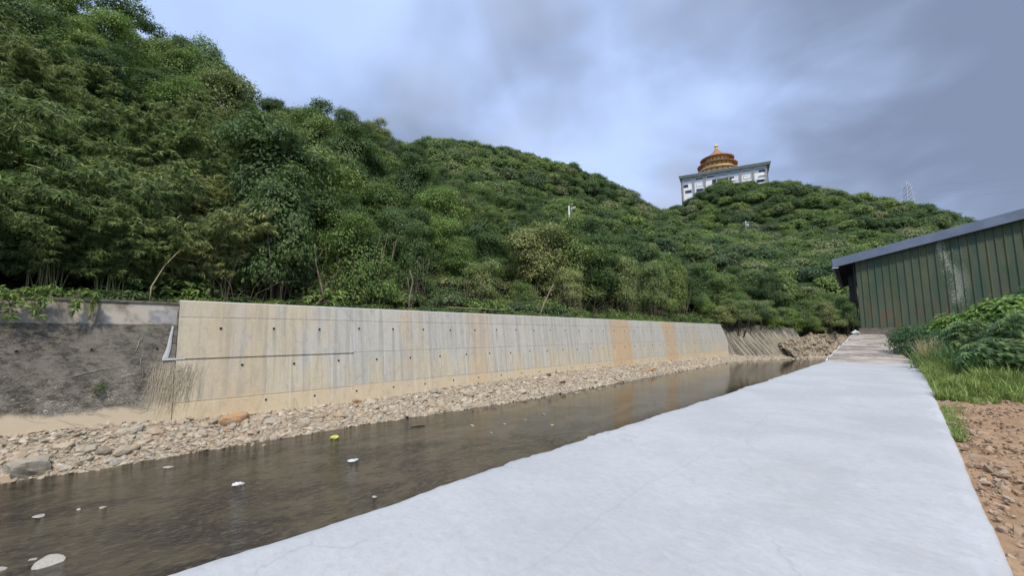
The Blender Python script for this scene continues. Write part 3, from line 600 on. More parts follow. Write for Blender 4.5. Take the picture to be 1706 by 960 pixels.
def rock_variants(sub, k, seed, ang=0.5):
    V, F = ico(sub); o = []
    for i in range(k):
        s = np.array([1, 0.78, 0.55])*(1+0.25*np.random.default_rng(seed+i).uniform(-1, 1, 3))
        d = 1+fbm(V[:, 0]*1.3+i*7, V[:, 1]*1.3, V[:, 2]*1.3, seed+i, 3)*ang*1.6
        W = V*d[:, None]
        r = np.random.default_rng(seed+50+i)
        for _ in range(5):     # chop flats
            nn = r.normal(size=3); nn /= np.linalg.norm(nn); h = r.uniform(0.55, 0.85); q = W @ nn; W = W-np.maximum(q-h, 0)[:, None]*nn[None]
        o.append((W*s, F))
    return o
def merge_rocks(name, variants, pos, size, mat, seed, smooth=False, tilt=0.5):
    r = np.random.default_rng(seed); n = len(pos); vi = r.integers(0, len(variants), n); Rm = rotm(n, r, tilt); Vs = []; Fs = []; Rs = []; off = 0
    for k, (V, F) in enumerate(variants):
        idx = np.where(vi == k)[0]
        if not len(idx): continue
        W = np.einsum('nij,vj->nvi', Rm[idx], V)*size[idx][:, None, None]+pos[idx][:, None]
        Vs.append(W.reshape(-1, 3)); Fs.append((F[None]+(np.arange(len(idx))*len(V))[:, None, None]+off).reshape(-1, 3)); off += len(idx)*len(V)
        Rs.append(np.repeat(r.uniform(0, 1, len(idx)), len(F)))
    return npmesh(name, np.vstack(Vs), np.vstack(Fs), mat, np.concatenate(Rs), smooth)
rv1 = rock_variants(1, 8, 100, 0.45); rv2 = rock_variants(2, 8, 200, 0.5); rv3 = rock_variants(3, 10, 300, 0.5)
def bank_pts(n, ylo, yhi, r, fmax=1.06, ybias=1.0):
    y = ylo+(yhi-ylo)*r.uniform(0, 1, n)**ybias; f = r.uniform(0.0, fmax, n); x, z = bank(y, f); return np.stack([x, y, z+0.0], -1), f
r = np.random.default_rng(60)
p, f = bank_pts(29000, -9, 84, r, 1.05, 1.35); s = np.clip(r.lognormal(-2.95, 0.48, len(p)), 0.025, 0.17)*np.interp(p[:, 1], [0, 25, 80], [1, 1.15, 1.7]); p[:, 2] += s*0.15+fbm(p[:, 0]*2.2, p[:, 1]*2.2, 0, 52, 4)*0.14*0.5
tag(link('gravel', merge_rocks('gravel', rv1, p, s, M['rock'], 61)), 'loose gravel and small river stones on the bank below the walls', 'gravel', kind='stuff')
p, f = bank_pts(1600, -9, 84, r, 0.98, 1.25); f = np.clip(f, .25, 1); s = np.clip(r.lognormal(-2.1, 0.36, len(p)), 0.07, 0.30); p[:, 2] += s*0.12
tag(link('cobbles', merge_rocks('cobbles', rv2, p, s, M['rock'], 62)), 'fist to head sized cobbles packed along the river bank', 'cobbles', kind='stuff')
def boulder(loc, size, rz, mat, label, cat='boulder', group=None, v=None, name='boulder', scale=(1, 1, 1)):
    V, F = rv3[(v if v is not None else random.randrange(10))]
    me = npmesh(name, V*np.array(scale), F, mat, np.full(len(F), random.random()), False)
    o = link(name, me, None, loc, (random.uniform(-.2, .2), random.uniform(-.2, .2), rz), (size,)*3); return tag(o, label, cat, group)
def bz(y, f): x, z = bank(np.array(y), np.array(f)); return float(x), float(z)
# big named boulders
x, z = bz(4.0, 0.55); 
bo = MB(); 
def slab_rock(name, L, W, Hh, seed, mat):
    import bmesh
    bm = bmesh.new(); bmesh.ops.create_cube(bm, size=1.0); bmesh.ops.subdivide_edges(bm, edges=bm.edges[:], cuts=5, use_grid_fill=True)
    for v in bm.verts:
        q = Vector((v.co.x*L, v.co.y*W, v.co.z*Hh)); d = float(fbm(q.x*2.2, q.y*2.2, q.z*2.2, seed, 4)); k = 1-0.10*(abs(v.co.x*2)**4+abs(v.co.y*2)**4+abs(v.co.z*2)**4)/1.5
        v.co = q*k+v.co.normalized()*(d*0.42+float(fbm(q.x*7, q.y*7, q.z*7, seed+9, 3))*.08)
    me = bpy.data.meshes.new(name); bm.to_mesh(me); bm.free(); me.materials.append(mat); return me
o = link('boulder', slab_rock('boulder', 0.50, 0.90, 0.46, 3, M['orangerock']), None, (-19.3, 4.25, -1.80), (0.10, 0.18, 0.05)); tag(o, 'large angular orange-brown boulder, the biggest on the river bank', 'boulder')
x, z = bz(-0.9, 0.80); o = link('boulder', slab_rock('boulder', 0.55, 0.80, 0.50, 8, simple('grey_boulder', (0.33,0.295,0.225), 0.85, 0.25, 3, bump=0.8)), None, (-17.95, -0.85, -2.16), (0, 0.1, 0.3)); tag(o, 'broad grey flat-faced boulder at the left edge of the bank', 'boulder')
spec = [(-0.25,.50,.27,'rounded tan boulder on the bank just right of the broad grey boulder'),(0.33,.62,.26,'grey-tan oval boulder in the row of four near the waterline'),(0.62,.70,.23,'small upright tan boulder second from the right in the waterline row'),
 (1.05,.76,.31,'rounded orange-tan boulder at the right end of the waterline row'),(-1.6,.35,.18,'grey boulder half buried below the silt of the stained wall'),(2.6,.52,.17,'pale boulder in gravel left of the orange-brown boulder'),
 (4.6,.78,.28,'greenish grey boulder wedged under the orange-brown boulder'),(6.2,.45,.22,'pink-tan boulder on the bank right of the orange-brown boulder'),(6.6,.62,.25,'flat pale boulder on the bank below a low weep hole'),
 (8.0,.60,.30,'upright grey-white boulder left of the yellow bag'),(9.4,.10,.26,'rusty orange boulder leaning on the wall foot'),(10.2,.70,.20,'tan boulder at the middle of the near bank'),
 (15.5,.50,.34,'long slanting grey boulder on the middle bank'),(16.5,.62,.30,'broad tan boulder beside the long slanting grey one'),(19.2,.72,.34,'round brown boulder close to the water on the middle bank'),
 (24,.55,.40,'pale boulder on the bank before the orange wall streaks'),(29,.6,.36,'tan boulder on the far bank under the first orange wall streak'),(38,.65,.36,'small orange boulder on the far bank by the water'),(-1.2,.97,.24,'pale boulder half in the water at the left picture edge')]
for i, (y, f, s, lab) in enumerate(spec):
    x, z = bz(y, f); boulder((x, y, z+s*0.22), s, random.uniform(0, 6), M['rock'] if 'orange boulder' not in lab else M['orangerock'], lab, v=i % 10)
for i in range(46):
    y = 1+62*random.random()**1.3; f = random.uniform(0.2, 0.92); s = random.uniform(0.18, 0.30); x, z = bz(y, f)
    boulder((x, y, z+s*0.2), s, random.uniform(0, 6), M['rock'], 'tan or grey boulder bedded among the cobbles of the far river bank', group='boulders on the far river bank', v=i % 10)
# stones and litter in the water
for (x, y, s, sc, lab) in [(-11.14,-.16,.19,(1,1.3,.30),'large flat white stone breaking the water surface, lower left'),(-11.45,-.36,.07,(1,.9,.6),'small white stone touching the large flat white stone'),
    (-11.37,-.72,.10,(1,1.2,.4),'flat pale stone in the water at the lower left corner'),(-14.01,-.42,.10,(1,1.3,.35),'narrow white stone in the water near the left edge'),(-13.87,.18,.05,(1,1,.6),'tiny pale stone in the dark riffle'),(-13.62,.56,.065,(1,1,.6),'small round white stone in the dark riffle'),
    (-16.2,2.0,.11,(.7,1.6,.4),'low long pale stone off the near bank'),(-9.7,5.2,.06,(1,1,.6),'single white stone beside the concrete path edge in midstream'),(-13.9,11.9,.11,(1,1.3,.5),'white stone in calm water before the middle bank'),(-12.4,11.6,.09,(.8,1.3,.4),'flat pale stone in the calm water, nearer the path'),
    (-13.25,15.96,.11,(1,1,.5),'white stone in calm water beside the wall reflection'),(-13.05,14.4,.08,(1,1.3,.5),'pale stone just left of the white stone beside the wall reflection'),(-13.13,13.1,.08,(1,1,.5),'dark wet stone in calm midstream'),(-11.5,14.4,.08,(1,1,.5),'dark wet stone closest to the path in calm water'),
    (-16.35,23.1,.13,(1,1.6,.4),'low brown stone near the far bank edge'),(-16.9,4.7,.07,(1,1.4,.5),'small pale stone at the water edge left of the yellow bag'),(-17.2,4.4,.05,(1,1.4,.5),'tiny pale stone at the water edge left of the yellow bag')]:
    boulder((x, y, -2.40+s*0.08), s, random.uniform(0, 6), M['palerock'] if 'dark' not in lab and 'brown' not in lab else M['rock'], lab, 'stone', name='river_stone', scale=sc)
def crumple(name, n, size, mat, loc, label, cat, seed, flat=0.35):
    V, F = ico(3); d = 1+fbm(V[:, 0]*2.3+seed, V[:, 1]*2.3, V[:, 2]*2.3, seed, 4)*1.5; W = V*d[:, None]*np.array([size, size*0.7, size*flat])
    return tag(link(name, npmesh(name, W, F, mat), None, loc, (0, 0, n)), label, cat)
plw = simple('plastic_bag', (0.62,0.62,0.60), 0.45, 0.2, 6); ply = simple('yellow_plastic', (0.62,0.62,0.14), 0.5, 0.25, 6)
crumple('plastic_bag', 1.2, 0.13, plw, (-13.09, 3.1, -2.39), 'crumpled white plastic bag caught in the shallow water', 'plastic bag', 3)
crumple('plastic_bag', 1.0, 0.15, ply, (-16.0, 6.83, -2.37), 'yellow-green plastic bag at the water edge of the near bank', 'plastic bag', 5, 0.5)
crumple('plastic_scrap', 1.5, 0.17, plw, (-12.9, 6.13, -2.395), 'thin grey plastic scrap floating in midstream', 'plastic scrap', 8, 0.12)
crumple('plastic_bag', 0.0, 0.30, plw, (-3.3, 46.0, 1.62), 'white bag lying at the river side end of the old path', 'plastic bag', 12, 0.6)
crumple('cloth_scrap', 0.0, 0.09, simple('red_cloth', (0.45,0.08,0.08), 0.8, 0.2, 5), (-19.15, 1.1, -1.93), 'small red scrap among the cobbles above the waterline row', 'scrap', 14, 0.4)
bt = MB().tube([(-15.6,9.9,-2.39),(-15.55,10.2,-2.37),(-15.4,10.5,-2.385)], [0.02,0.04,0.02], 6); tag(bt.obj('driftwood', M['bark']), 'dark stick of driftwood floating near the middle bank', 'driftwood')

# rubble slope beyond the far wall
yy = np.arange(76, 100, 0.4); xx = np.linspace(0, 1, 22); Yg, Fg = np.meshgrid(yy, xx, indexing='ij')
fx0 = np.interp(Yg, [76, 82, 100], [-14.8, -13.5, -5.2]); fx1 = np.interp(Yg, [76, 82, 90, 100], [-12.6, -11.0, -7.0, -0.5])
ztop = np.interp(Yg, [76, 80, 85, 90, 96, 100], [-0.2, 0.5, 1.2, 1.6, 0.9, -0.3]); Zg = ztop+(-2.6-ztop)*Fg**1.1
Xg = fx0+(fx1-fx0)*Fg; Zg += fbm(Xg*0.6, Yg*0.6, 0, 71, 5)*0.9*np.sin(np.clip(Fg, 0, 1)*math.pi)
tag(link('rubble_slope', npmesh('rubble_slope', np.stack([Xg, Yg, Zg], -1).reshape(-1, 3), grid_faces(*Yg.shape)[:, ::-1], M['rubble'], np.random.default_rng(1).uniform(0, .25, (len(yy)-1)*21))), kind='structure')
r = np.random.default_rng(72); i = r.integers(0, Xg.size, 1500); P = np.stack([Xg.ravel()[i], Yg.ravel()[i], Zg.ravel()[i]], -1)+r.normal(0, .16, (1500, 3)); s = np.clip(r.lognormal(-2.0, 0.5, 1500), 0.05, 0.42)
tag(link('rubble', merge_rocks('rubble', rv2, P, s, M['rubble'], 73, tilt=1.5)), 'heap of broken tan rubble where the river bends right', 'rubble', kind='stuff')

# ------------------------------------------------------------------ foliage generators
def nrm(a): return a/(np.linalg.norm(a, axis=-1, keepdims=True)+1e-9)
def leaf_quads(c, d, nn, L, W, r):
    """diamond leaves: centre c, long axis d, normal nn"""
    d = nrm(d); s = nrm(np.cross(d, nn)); n = len(c)
    L = L*r.uniform(.7, 1.25, n)[:, None]; W = W*r.uniform(.75, 1.2, n)[:, None]
    up = nrm(np.cross(s, d))
    V = np.stack([c-d*L*.5, c+s*W*.5-d*L*.05+up*W*.12, c+d*L*.5-up*L*.08, c-s*W*.5-d*L*.05+up*W*.12], 1).reshape(-1, 3)
    F = np.arange(n*4).reshape(-1, 4); return V, F
def crown_pts(lobes, nclus, r, updown=-0.35):
    A = np.array([l[3]*l[4]+l[3]*l[5]+l[4]*l[5] for l in lobes]); k = r.choice(len(lobes), nclus, p=A/A.sum()); Lb = np.array(lobes)
    d = nrm(r.normal(size=(nclus, 3))); d[:, 2] = np.where(d[:, 2] < updown, -d[:, 2], d[:, 2]); rad = r.uniform(.80, 1.06, nclus)[:, None]
    c = Lb[k, :3]+d*Lb[k, 3:6]*rad
    keep = np.ones(nclus, bool)
    for j, l in enumerate(lobes):
        q = np.linalg.norm((c-np.array(l[:3]))/np.array(l[3:6]), axis=1); keep &= ~((q < .72) & (k != j))
    return c[keep], nrm(d/Lb[k, 3:6])[keep]
def crown_mesh(name, lobes, nclus, per, L, W, mat, seed, rc=0.35, droop=0.3, updown=-0.35):
    r = np.random.default_rng(seed); c, d = crown_pts(lobes, nclus, r, updown)
    c = c+nrm(r.normal(size=c.shape))*0.12
    C = np.repeat(c, per, 0); D = np.repeat(d, per, 0); off = r.normal(size=C.shape)*rc*np.array([1, 1, .55])
    N = nrm(D*1.5+np.array([0, 0, .6])+r.normal(size=C.shape)*.38)
    ld = off+D*0.25+np.array([0, 0, -droop])+r.normal(size=C.shape)*.25; ld = ld-N*np.sum(ld*N, -1, keepdims=True)
    V, F = leaf_quads(C+off, ld, N, L, W, r)
    rn = np.clip(np.repeat(r.uniform(0, 1, len(c)), per)*.6+r.uniform(0, .4, len(C)), 0, 1)
    return npmesh(name, V, F, mat, rn)
def dome_lobes(R0, Hh, z0, k, r, flat=0.75):
    o = [(0, 0, z0+Hh*.45, R0*.72, R0*.72, Hh*.5)]
    for i in range(k):
        a = 2*math.pi*i/k*1.618+r.random()*.7; q = R0*(.35+.4*r.random()); h = z0+Hh*(.25+.6*r.random()*(1-q/R0*.6)); s = R0*(.27+.20*r.random())
        o.append((q*math.cos(a), q*math.sin(a), h, s, s, s*flat))
    return o
def trunk_mesh(name, lobes, h, r0, mat, r, n=7, lean=0.3):
    mb = MB(); top = Vector((r.uniform(-lean, lean), r.uniform(-lean, lean), h)); mid = Vector((r.uniform(-.2, .2), r.uniform(-.2, .2), h*.5))
    mb.tube([(0, 0, -0.8), (0, 0, 0.1), mid, top], [r0*1.4, r0, r0*.8, r0*.55], n)
    for l in lobes[1:8]:
        a = mid.lerp(top, r.random()*.9); b = Vector(l[:3]); m = a.lerp(b, .5)+Vector((0, 0, -.15))
        mb.tube([a, m, b], [r0*.45, r0*.3, r0*.12], 5)
    return mb.mesh(name, mat, True)
ra = random.Random(21)
protoN = []     # near broadleaf: (crown mesh, trunk mesh, radius)
def ragged_lobes(R0, H0, z0, k, r):
    o = [(0, 0, z0+H0*.45, R0*.55, R0*.55, H0*.42)]
    for i in range(k):
        a = r.random()*6.28; t = r.random(); q = R0*(.25+.65*r.random())*(1-.45*t); s = R0*r.uniform(.15, .34)
        o.append((q*math.cos(a), q*math.sin(a), z0+H0*(.08+.86*t), s*r.uniform(.9, 1.4), s*r.uniform(.9, 1.4), s*r.uniform(.42, .75)))
    return o
for i in range(8):
    lb = ragged_lobes(2.9, [5.0, 6.2, 5.4, 4.6][i % 4], [.6, 1.2, .3, .8][i % 4], 20, ra)
    m_ = [G['broad'], G['darkb'], G['broad'], G['vine'], G['broad'], G['darkb'], G['vine'], G['broad']][i]
    protoN.append((crown_mesh('crown', lb, 3300, 6, [.17, .20, .15, .19][i % 4], [.11, .10, .095, .08][i % 4], m_, 500+i, .22, [.05, .25, .0, .15][i % 4], -.55), trunk_mesh('trunk', lb, 4.2, .13, M['bark'], ra)))
protoT = []     # tall spreading skyline trees
for i in range(2):
    lb = []
    for k in range(13):
        a = ra.random()*6.28; q = ra.uniform(.8, 4.6); h = 6.2+ra.uniform(0, 4.2)*(1-q/6); s = ra.uniform(.8, 1.5); lb.append((q*math.cos(a), q*math.sin(a), h, s, s, s*.34))
    lb.insert(0, (0, 0, 7.5, .8, .8, .8))
    protoT.append((crown_mesh('crown', lb, 1300, 6, .22, .13, G['darkb'], 530+i, .26, .1, updown=-.15), trunk_mesh('trunk', lb+[], 7.8, .24, M['bark'], ra, lean=.6)))
protoM = []     # middle distance
for i in range(6):
    lb = ragged_lobes(3.1, 5.4, -.2, 16, ra)
    m_ = [G['far'], G['far'], G['darkb'], G['far'], G['broad'], G['far']][i]
    protoM.append((crown_mesh('crown', lb, 1900, 4, .32, .20, m_, 560+i, .30, .1, -.5), trunk_mesh('trunk', lb, 4.0, .15, M['bark'], ra, 5)))
protoF = []     # far
for i in range(5):
    lb = dome_lobes(4.0, 5.2, -.6, 15, ra, .72)
    protoF.append(crown_mesh('forest_crown', lb, 1400, 4, .52, .34, [G['far'], G['far'], G['darkb'], G['far'], G['far']][i], 590+i, .42, .05, -.55))
def bamboo_mesh(seed, H0=9.0, nc=20, lean=2.6):
    r = random.Random(seed); q = np.random.default_rng(seed); cm = MB(); C = []; D = []
    for i in range(nc):
        a = r.random()*6.28; ln = lean*r.uniform(.35, 1.25); h = H0*r.uniform(.7, 1.05); b = Vector((r.uniform(-.6, .6), r.uniform(-.6, .6), -.4)); pts = []
        for k in range(9):
            t = k/8; bend = t**2.3; pts.append(Vector((b.x+math.cos(a)*ln*bend*1.2, b.y+math.sin(a)*ln*bend*1.2, -.4+h*(t-.22*bend*t))))
        cm.tube(pts, [.040*(1-.75*k/8) for k in range(9)], 5)
        for k in range(30):
            t = r.uniform(.30, 1.0)**.75; j = min(int(t*8), 7); p = pts[j].lerp(pts[j+1], t*8-j); aa = r.random()*6.28; L = r.uniform(.3, 1.35)*(1.15-.5*t)
            tip = p+Vector((math.cos(aa)*L, math.sin(aa)*L, L*r.uniform(-.30, .35)))
            for u in (.45, .75, 1.0):
                C.append(p.lerp(tip, u)[:]); D.append((math.cos(aa), math.sin(aa), -.35))
    C = np.array(C); D = np.array(D); per = 10; Cc = np.repeat(C, per, 0); Dd = np.repeat(D, per, 0)
    fan = q.normal(size=Cc.shape)*np.array([.75, .75, .45]); ld = nrm(Dd+fan+np.array([0, 0, -.35])); N = nrm(np.array([0, 0, 1.0])+Dd*.5+q.normal(size=Cc.shape)*.5)
    V, F = leaf_quads(Cc+ld*.16, ld, N, .40, .07, q); rn = np.clip(np.repeat(q.uniform(0, 1, len(C)), per)*.6+q.uniform(0, .4, len(Cc)), 0, 1)
    return npmesh('leaves', V, F, G['bamboo'], rn), cm.mesh('culms', M['culm'], True)
protoB = [bamboo_mesh(700+i, [9.0, 8.0, 9.6][i], 20) for i in range(3)]
# vine-draped shrubs for the front row: lobes with hanging curtains
protoV = []
for i in range(6):
    lb = ragged_lobes(2.0, [3.4, 2.8, 4.2][i % 3], [0.1, 1.3, .8][i % 3], 17, ra)
    V_ = crown_mesh('crown', lb, 2500, 6, [.14, .18, .16][i % 3], [.09, .08, .10][i % 3], [G['vine'], G['broad'], G['darkb'], G['vine'], G['bamboo'], G['broad']][i], 620+i, .20, .30, -.7)
    mb = MB()
    for k in range(22):
        a = ra.random()*6.28; q = ra.uniform(.1, 1.9); x0 = q*math.cos(a); y0 = q*math.sin(a)
        mb.tube([(x0*.5, y0*.5, -.5), (x0*.9+ra.uniform(-.2, .2), y0*.9, 1.2), (x0+ra.uniform(-.4, .4), y0+ra.uniform(-.4, .4), 3.0)], [.045, .03, .015], 5)
    protoV.append((V_, mb.mesh('stems', M['bark'], True)))

# ------------------------------------------------------------------ scatter the forest
yawr = R(YAW)
def vis(x, y, mar=4.0):
    r_ = x*math.cos(yawr)+y*math.sin(yawr); f_ = -x*math.sin(yawr)+y*math.cos(yawr); return abs(r_) < (f_*1.30+mar)
pts = []; cell = {}
def ok_pt(x, y, d):
    g = 3.0; cx, cy = int(x//g), int(y//g); k = int(d//g)+1
    for a in range(-k, k+1):
        for b in range(-k, k+1):
            for (px, py) in cell.get((cx+a, cy+b), ()):
                if (px-x)**2+(py-y)**2 < d*d: return False
    cell.setdefault((cx, cy), []).append((x, y)); return True
rf = random.Random(99)
cands = []
for _ in range(9000): cands.append((rf.uniform(-95, -22.5), rf.uniform(-16, 90)))
for _ in range(5000): cands.append((rf.uniform(-110, -23), rf.uniform(-60, -8)))
for _ in range(30000): cands.append((rf.uniform(-210, 70), rf.uniform(60, 330)))
for _ in range(9000): cands.append((rf.uniform(-160, -80), rf.uniform(-50, 130)))
for x, y in cands:
    if x > float(xedge(y))-2.0 and y < 98: continue
    if y < 98 and y > 92 and x > -12: continue
    if not vis(x, y, 4.0 if y > 60 else 30.0): continue
    if y > 272 and (-116 < x < -44) and y > 274+0.28*(x+104): continue     # temple platform
    dist = math.hypot(x, y)
    if dist > 345: continue
    d = 3.9 if dist < 60 else (4.4 if dist < 130 else 4.9)
    if ok_pt(x, y, d): pts.append((dist, x, y))
pts.sort()
PA = np.array(pts); PZ = H(PA[:, 1], PA[:, 2])
# drop those no ray can reach (deep behind a crest)
def hidden(x, y, z, h=7.0):
    t = np.linspace(.12, .96, 40); px = x*t; py = y*t; pz = 1.6+(z+h-1.6)*t
    msk = (px < xedge(py)) | (py > 98)
    if not msk.any(): return False
    g = H(px[msk], py[msk])+2.0; return bool((g > pz[msk]+3.0).any())
def hz0(x, y): return float(H(np.array(x), np.array(y)))
count = {'n': 0}
nind = 0; farpts = []
def put(name, cat, meshes, parts, loc, rz, sc, label, group):
    e_ = empty(name, loc, rz, label, cat, group, sc)
    for me_, pn in zip(meshes, parts): link(pn, me_, e_)
    return e_
for (dist, x, y), z in zip(pts, PZ):
    if dist > 70 and hidden(x, y, z): continue
    rz = rf.uniform(0, 6.28)
    if not vis(x, y, 5.0):
        farpts.append((x, y, z-.6, rz, rf.uniform(.8, 1.2), 5+rf.randrange(3))); continue
    if x > -52 and y < 6+(-22-x)*0.10 and rf.random() < .22: continue
    bam = (x > -52 and y < 6+(-22-x)*0.10) or (x > -48 and x < -26 and y < 40 and rf.random() < .30)
    front = (x > float(xedge(y))-5.0 and y < 90)
    edge = 3.0 if y > 97 else 0
    if bam:
        s = rf.uniform(.82, 1.15)*(0.80 if x > -26 else 1.0)
        put('bamboo_clump', 'bamboo', protoB[rf.randrange(3)], ('leaves', 'culms'), (x, y, z-0.2), rz, (s, s, s), 'arching olive-green bamboo clump in the thicket above the stained wall' if y < 10 else 'feathery bamboo clump among the broadleaf trees above the new wall', 'bamboo thicket above the old wall' if y < 10 else 'bamboo among the trees above the new wall')
    elif front:
        s = rf.uniform(.75, 1.15)
        put('shrub', 'shrub', protoV[rf.randrange(6)], ('crown', 'stems'), (x, y, z-0.2), rz, (s, s, s*rf.uniform(1.15, 1.75)), 'vine-draped green shrub right behind the top of the river wall', 'shrubs right behind the river wall')
    elif nind < 292:
        nind += 1
        if dist < 62: pr = protoN[rf.randrange(8)]
        else: pr = protoM[rf.randrange(6)] if dist > 95 else (protoN[rf.randrange(8)])
        up = 1.0
        if x < -66 and y < 42: up = rf.uniform(1.0, 1.5)
        s = rf.uniform(.82, 1.5)
        if x < -58 and 10 < y < 28: s = min(s, 1.0); up = min(up, 1.0)
        if y < 12 and x < -50: lab, gp = 'dark green broadleaf tree on the upper left slope above the bamboo', 'trees on the upper left slope'
        elif y < 45: lab, gp = 'leafy green tree on the near slope behind the new wall', 'trees on the near slope'
        else: lab, gp = 'rounded green tree on the middle slope leading to the far hill', 'trees on the middle slope'
        put('broadleaf_tree', 'tree', pr, ('crown', 'trunk'), (x, y, z-0.3), rz, (s, s, s*up*rf.uniform(.85, 1.3)), lab, gp)
    else:
        farpts.append((x, y, z-0.6, rz, rf.uniform(.72, 1.45)*(1.0 if dist > 130 else 1.25), rf.randrange(5) if dist > 130 else 5+rf.randrange(3)))
for k in range(7):
    y = -6.5+k*1.75; x = -22.6-rf.random()*.8; s = rf.uniform(.55, .8)
    put('bamboo_clump', 'bamboo', protoB[rf.randrange(3)], ('leaves', 'culms'), (x, y, 2.4), rf.uniform(0, 6.28), (s, s, s*rf.uniform(.9, 1.15)), 'low bamboo clump leaning right over the parapet of the stained wall', 'low bamboo over the old parapet')
for k in range(12):
    y = 69+k*2.3; x = float(xedge(y))-1.6-rf.random(); s = rf.uniform(.9, 1.3)
    put('shrub', 'shrub', protoV[rf.randrange(6)], ('crown', 'stems'), (x+1.2, y, 1.6), rf.uniform(0, 6.28), (s, s, s), 'dark shrub overhanging the far stained wall past the new wall', 'shrubs overhanging the far wall')
for k in range(34):
    x = -17+k*1.35; y = 98.6+rf.uniform(0, 3.5); s = rf.uniform(.9, 1.5)
    put('shrub', 'shrub', protoV[rf.randrange(6)], ('crown', 'stems'), (x, y, hz0(x, y)-.6), rf.uniform(0, 6.28), (s, s, s*1.1), 'dark shrub on the low bank behind the rubble heap', 'shrubs behind the rubble heap')
print('individual trees', nind, 'far', len(farpts))
def scatter(name, P, sources, mat=None):
    """one stuff object: geometry nodes instancing of source meshes at points"""
    P = np.array(P); me = bpy.data.meshes.new(name+'_points'); me.vertices.add(len(P)); me.vertices.foreach_set('co', P[:, :3].astype(np.float32).ravel())
    for nm, c_ in (('rz', P[:, 3]), ('sc', P[:, 4])):
        a = me.attributes.new(nm, 'FLOAT', 'POINT'); a.data.foreach_set('value', c_.astype(np.float32))
    a = me.attributes.new('vr', 'INT', 'POINT'); a.data.foreach_set('value', P[:, 5].astype(np.int32))
    o = link(name, me); ng = bpy.data.node_groups.new(name, 'GeometryNodeTree')
    ng.interface.new_socket(name='Geometry', in_out='INPUT', socket_type='NodeSocketGeometry'); ng.interface.new_socket(name='Geometry', in_out='OUTPUT', socket_type='NodeSocketGeometry')
    t = NT(ng); gi = t.node('NodeGroupInput'); go = t.node('NodeGroupOutput')
    def att(n_, ty): k = t.node('GeometryNodeInputNamedAttribute', data_type=ty); k.inputs['Name'].default_value = n_; return k.outputs[0]
    rz = att('rz', 'FLOAT'); sc = att('sc', 'FLOAT'); vr = att('vr', 'INT'); rot = t.node('ShaderNodeCombineXYZ', ins={2: rz}); scl = t.node('ShaderNodeCombineXYZ', ins={0: sc, 1: sc, 2: sc})
    jn = t.node('GeometryNodeJoinGeometry')
    for k, src in enumerate(sources):
        oi = t.node('GeometryNodeObjectInfo'); oi.transform_space = 'ORIGINAL'; oi.inputs['Object'].default_value = src; oi.inputs['As Instance'].default_value = True
        cp = t.node('FunctionNodeCompare', data_type='INT', operation='EQUAL'); t.l.new(vr, cp.inputs[2]); cp.inputs[3].default_value = k
        ip = t.node('GeometryNodeInstanceOnPoints'); t.l.new(gi.outputs[0], ip.inputs['Points']); t.l.new(cp.outputs[0], ip.inputs['Selection']); t.l.new(oi.outputs['Geometry'], ip.inputs['Instance'])
        t.l.new(rot.outputs[0], ip.inputs['Rotation']); t.l.new(scl.outputs[0], ip.inputs['Scale']); t.l.new(ip.outputs[0], jn.inputs[0])
    t.l.new(jn.outputs[0], go.inputs[0]); md = o.modifiers.new('scatter', 'NODES'); md.node_group = ng; return o
src = [bpy.data.objects.new('src_%d' % i, me_) for i, me_ in enumerate(protoF+[protoM[0][0], protoM[1][0], protoM[2][0]])]
fo = scatter('forest', farpts, src); tag(fo, 'dense evergreen forest covering the far ridge and the temple hill', 'forest', kind='stuff')
# thin dead stems and twigs standing among the front shrubs
tm = MB(); rt_ = random.Random(77)
for k in range(260):
    y = rt_.uniform(4, 66)**1.0; y = 4+(y-4)*rt_.random()**.5; x = float(xedge(y))-rt_.uniform(.5, 3.2); h = rt_.uniform(.8, 3.4); a = rt_.uniform(0, 6.28); l = rt_.uniform(.3, 1.9); z0 = float(H(np.array(x), np.array(y)))-.1
    tm.tube([(x, y, z0), (x+math.cos(a)*l*.3, y+math.sin(a)*l*.3, z0+h*.5), (x+math.cos(a)*l, y+math.sin(a)*l, z0+h*.85), (x+math.cos(a)*l*1.7, y+math.sin(a)*l*1.7, z0+h*(.8+.2*rt_.random()))], [rt_.uniform(.010, .022), .012, .009, .005], 4)
o = tm.obj('dead_stems', simple('dead_stem', (0.17,0.135,0.09), .9, .4, 5)); tag(o, 'thin grey-brown dead stems and twigs tangled behind the wall top', 'stems', kind='stuff')
# low undergrowth
lbU = dome_lobes(1.1, 1.1, 0.0, 6, ra, .7)
ug = [crown_mesh('undergrowth', dome_lobes(1.2, 1.1, 0.0, 6, ra, .7), 230, 5, .26, .13, m_, 650+i, .22, .3, -.1) for i, m_ in enumerate([G['broad'], G['vine'], G['darkb']])]
up_ = []
for _ in range(2600):
    x = rf.uniform(-62, -21.4); y = rf.uniform(-10, 96)
    if x > float(xedge(y))-1.2 or not vis(x, y): continue
    if x < -27 and rf.random() < .35: continue
    up_.append((x, y))
for k in range(120):
    y = -5+k*.75; up_.append((float(xedge(y))-1.0-rf.random()*.6, y))
for _ in range(160): up_.append((rf.uniform(-14, 40), rf.uniform(98.5, 101)))
ua = np.array(up_); uz = H(ua[:, 0], ua[:, 1]-np.where(ua[:, 1] > 97, 0, 0))
src2 = [bpy.data.objects.new('usrc_%d' % i, me_) for i, me_ in enumerate(ug)]
uo = scatter('undergrowth', [(a[0], a[1], z-.15, rf.uniform(0, 6.28), rf.uniform(.35, .62) if a[0] > xedge(a[1])-2.2 else rf.uniform(.5, 1.3), rf.randrange(3)) for a, z in zip(up_, uz)], src2)
tag(uo, 'low leafy undergrowth covering the slope between the trees', 'undergrowth', kind='stuff')

